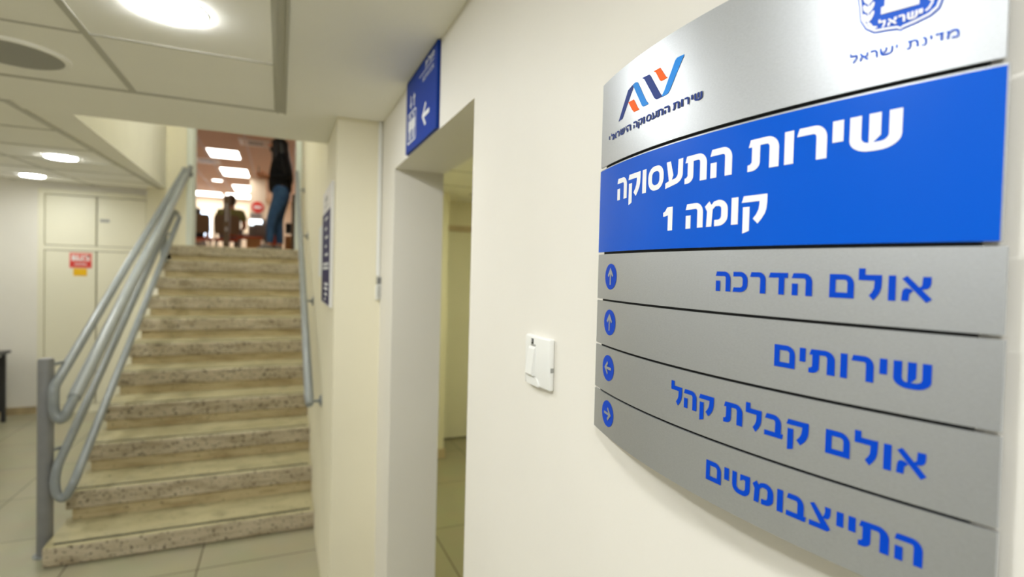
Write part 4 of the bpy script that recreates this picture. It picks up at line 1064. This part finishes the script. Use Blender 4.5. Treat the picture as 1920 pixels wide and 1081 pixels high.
def office_chair(x, y, m, label):
    t = thing('office_chair', label, 'chair', (x, y, ZU), 'office chairs')
    finish('backrest', B(x - .21, x + .21, y - .04, y + .04, ZU + .46, ZU + .70, .035, 3), m, t, smooth=50)
    finish('seat', B(x - .23, x + .23, y, y + .45, ZU + .42, ZU + .49, .03, 3), m, t, smooth=50)
    bm = bmesh.new(); tube(bm, [(x, y + .2, ZU + .06), (x, y + .2, ZU + .43)], .025, 12); finish('column', bm, M['steel'], t, smooth=True)
    for k in range(5):
        a = 2 * PI * k / 5
        bm = bmesh.new(); tube(bm, [(x, y + .2, ZU + .08), (x + .26 * math.cos(a), y + .2 + .26 * math.sin(a), ZU + .03)], [.02, .014], 8); finish('foot', bm, M['darkplast'], t, smooth=True)
office_chair(-0.30, 11.95, M['greycloth'], 'dark grey office chair behind the orange bench')
office_chair(-0.42, 12.60, M['greycloth'], 'dark grey office chair in front of the made-up bright screen')
ne = thing('no_entry_sign', 'round red no entry sign with white bar on the pillar', 'sign', (-0.62, 16.75, 3.28))
bm = bmesh.new(); lathe(bm, [(0.16, -.001), (0.16, -.012)], (-0.62, 16.75, 3.28), axis=1); finish('red_disc', bm, M['red'], ne)
finish('white_bar', B(-0.715, -0.525, 16.733, 16.7375, 3.245, 3.312), M['paper'], ne)
pn = finish('wall_plaque', B(-0.80, -0.52, 16.735, 16.749, 2.98, 3.10), M['greycloth'])
base_thing(tag(pn, 'dark grey plaque on the pillar below the red sign', 'plaque'))
# recessed light panels
def light_panel(x0, x1, y0, y1, label):
    t = thing('ceiling_light_panel', label, 'ceiling light', ((x0 + x1) / 2, (y0 + y1) / 2, 4.1), 'light panels in the upper room')
    finish('frame', Bs([(x0 - .03, x0, y0 - .03, y1 + .03, 4.088, 4.1), (x1, x1 + .03, y0 - .03, y1 + .03, 4.088, 4.1), (x0, x1, y0 - .03, y0, 4.088, 4.1), (x0, x1, y1, y1 + .03, 4.088, 4.1)]), M['white'], t)
    finish('diffuser', B(x0, x1, y0, y1, 4.091, 4.1), M['panel'], t)
    return t
light_panel(-1.50, -0.90, 13.2, 14.1, 'bright rectangular ceiling panel, nearest and largest of the row')
light_panel(-1.46, -0.84, 15.5, 16.7, 'bright rectangular ceiling panel, second from the stairs')
light_panel(-1.39, -0.79, 18.45, 19.7, 'bright rectangular ceiling panel, third from the stairs')
light_panel(-3.3, -1.9, 20.6, 21.7, 'long bright ceiling panel by the far windows, behind the post')
light_panel(-1.75, -0.95, 20.6, 21.7, 'long bright ceiling panel by the far windows, above the no entry sign')
for i, (x, y) in enumerate(((1.6, 10.2), (1.6, 14.0), (1.6, 18.0), (-4.0, 10.2), (-4.0, 14.5))):
    light_panel(x, x + .6, y, y + .9, 'bright rectangular ceiling panel of the upper room hidden from the stairs')
ud = thing('downlight', 'small round lit downlight in the upper room ceiling left of the panels', 'ceiling light', (-1.73, 17.8, 4.1))
bm = bmesh.new(); lathe(bm, [(.16, 0), (.16, -.01), (.14, -.012), (.138, 0)], (-1.73, 17.8, 4.1)); finish('trim_ring', bm, M['white'], ud, smooth=True)
bm = bmesh.new(); lathe(bm, [(.138, -.001), (.138, -.006)], (-1.73, 17.8, 4.1)); finish('diffuser', bm, M['panel'], ud)
def vent(x, y, s, label):
    t = thing('ceiling_vent', label, 'air vent', (x, y, 4.1), 'air vents in the upper room')
    finish('frame', Bs([(x - s, x + s, y - s, y - s + .06, 4.085, 4.1), (x - s, x + s, y + s - .06, y + s, 4.085, 4.1), (x - s, x - s + .06, y - s + .06, y + s - .06, 4.085, 4.1), (x + s - .06, x + s, y - s + .06, y + s - .06, 4.085, 4.1)]), M['white'], t)
    finish('core', B(x - s * .45, x + s * .45, y - s * .45, y + s * .45, 4.08, 4.1), M['greyplast'], t)
    bm = bmesh.new()
    for q in (.58, .74): 
        a = s * q
        for b in ((x - a, x + a, y - a, y - a + .02), (x - a, x + a, y + a - .02, y + a), (x - a, x - a + .02, y - a, y + a), (x + a - .02, x + a, y - a, y + a)): box(bm, *b, 4.082, 4.1)
    finish('louvre', bm, M['white'], t)
vent(-1.68, 14.75, .30, 'square white ceiling vent left of the nearest light panels')
vent(-0.50, 12.15, .30, 'square ceiling vent just in front of the standing woman\'s head')
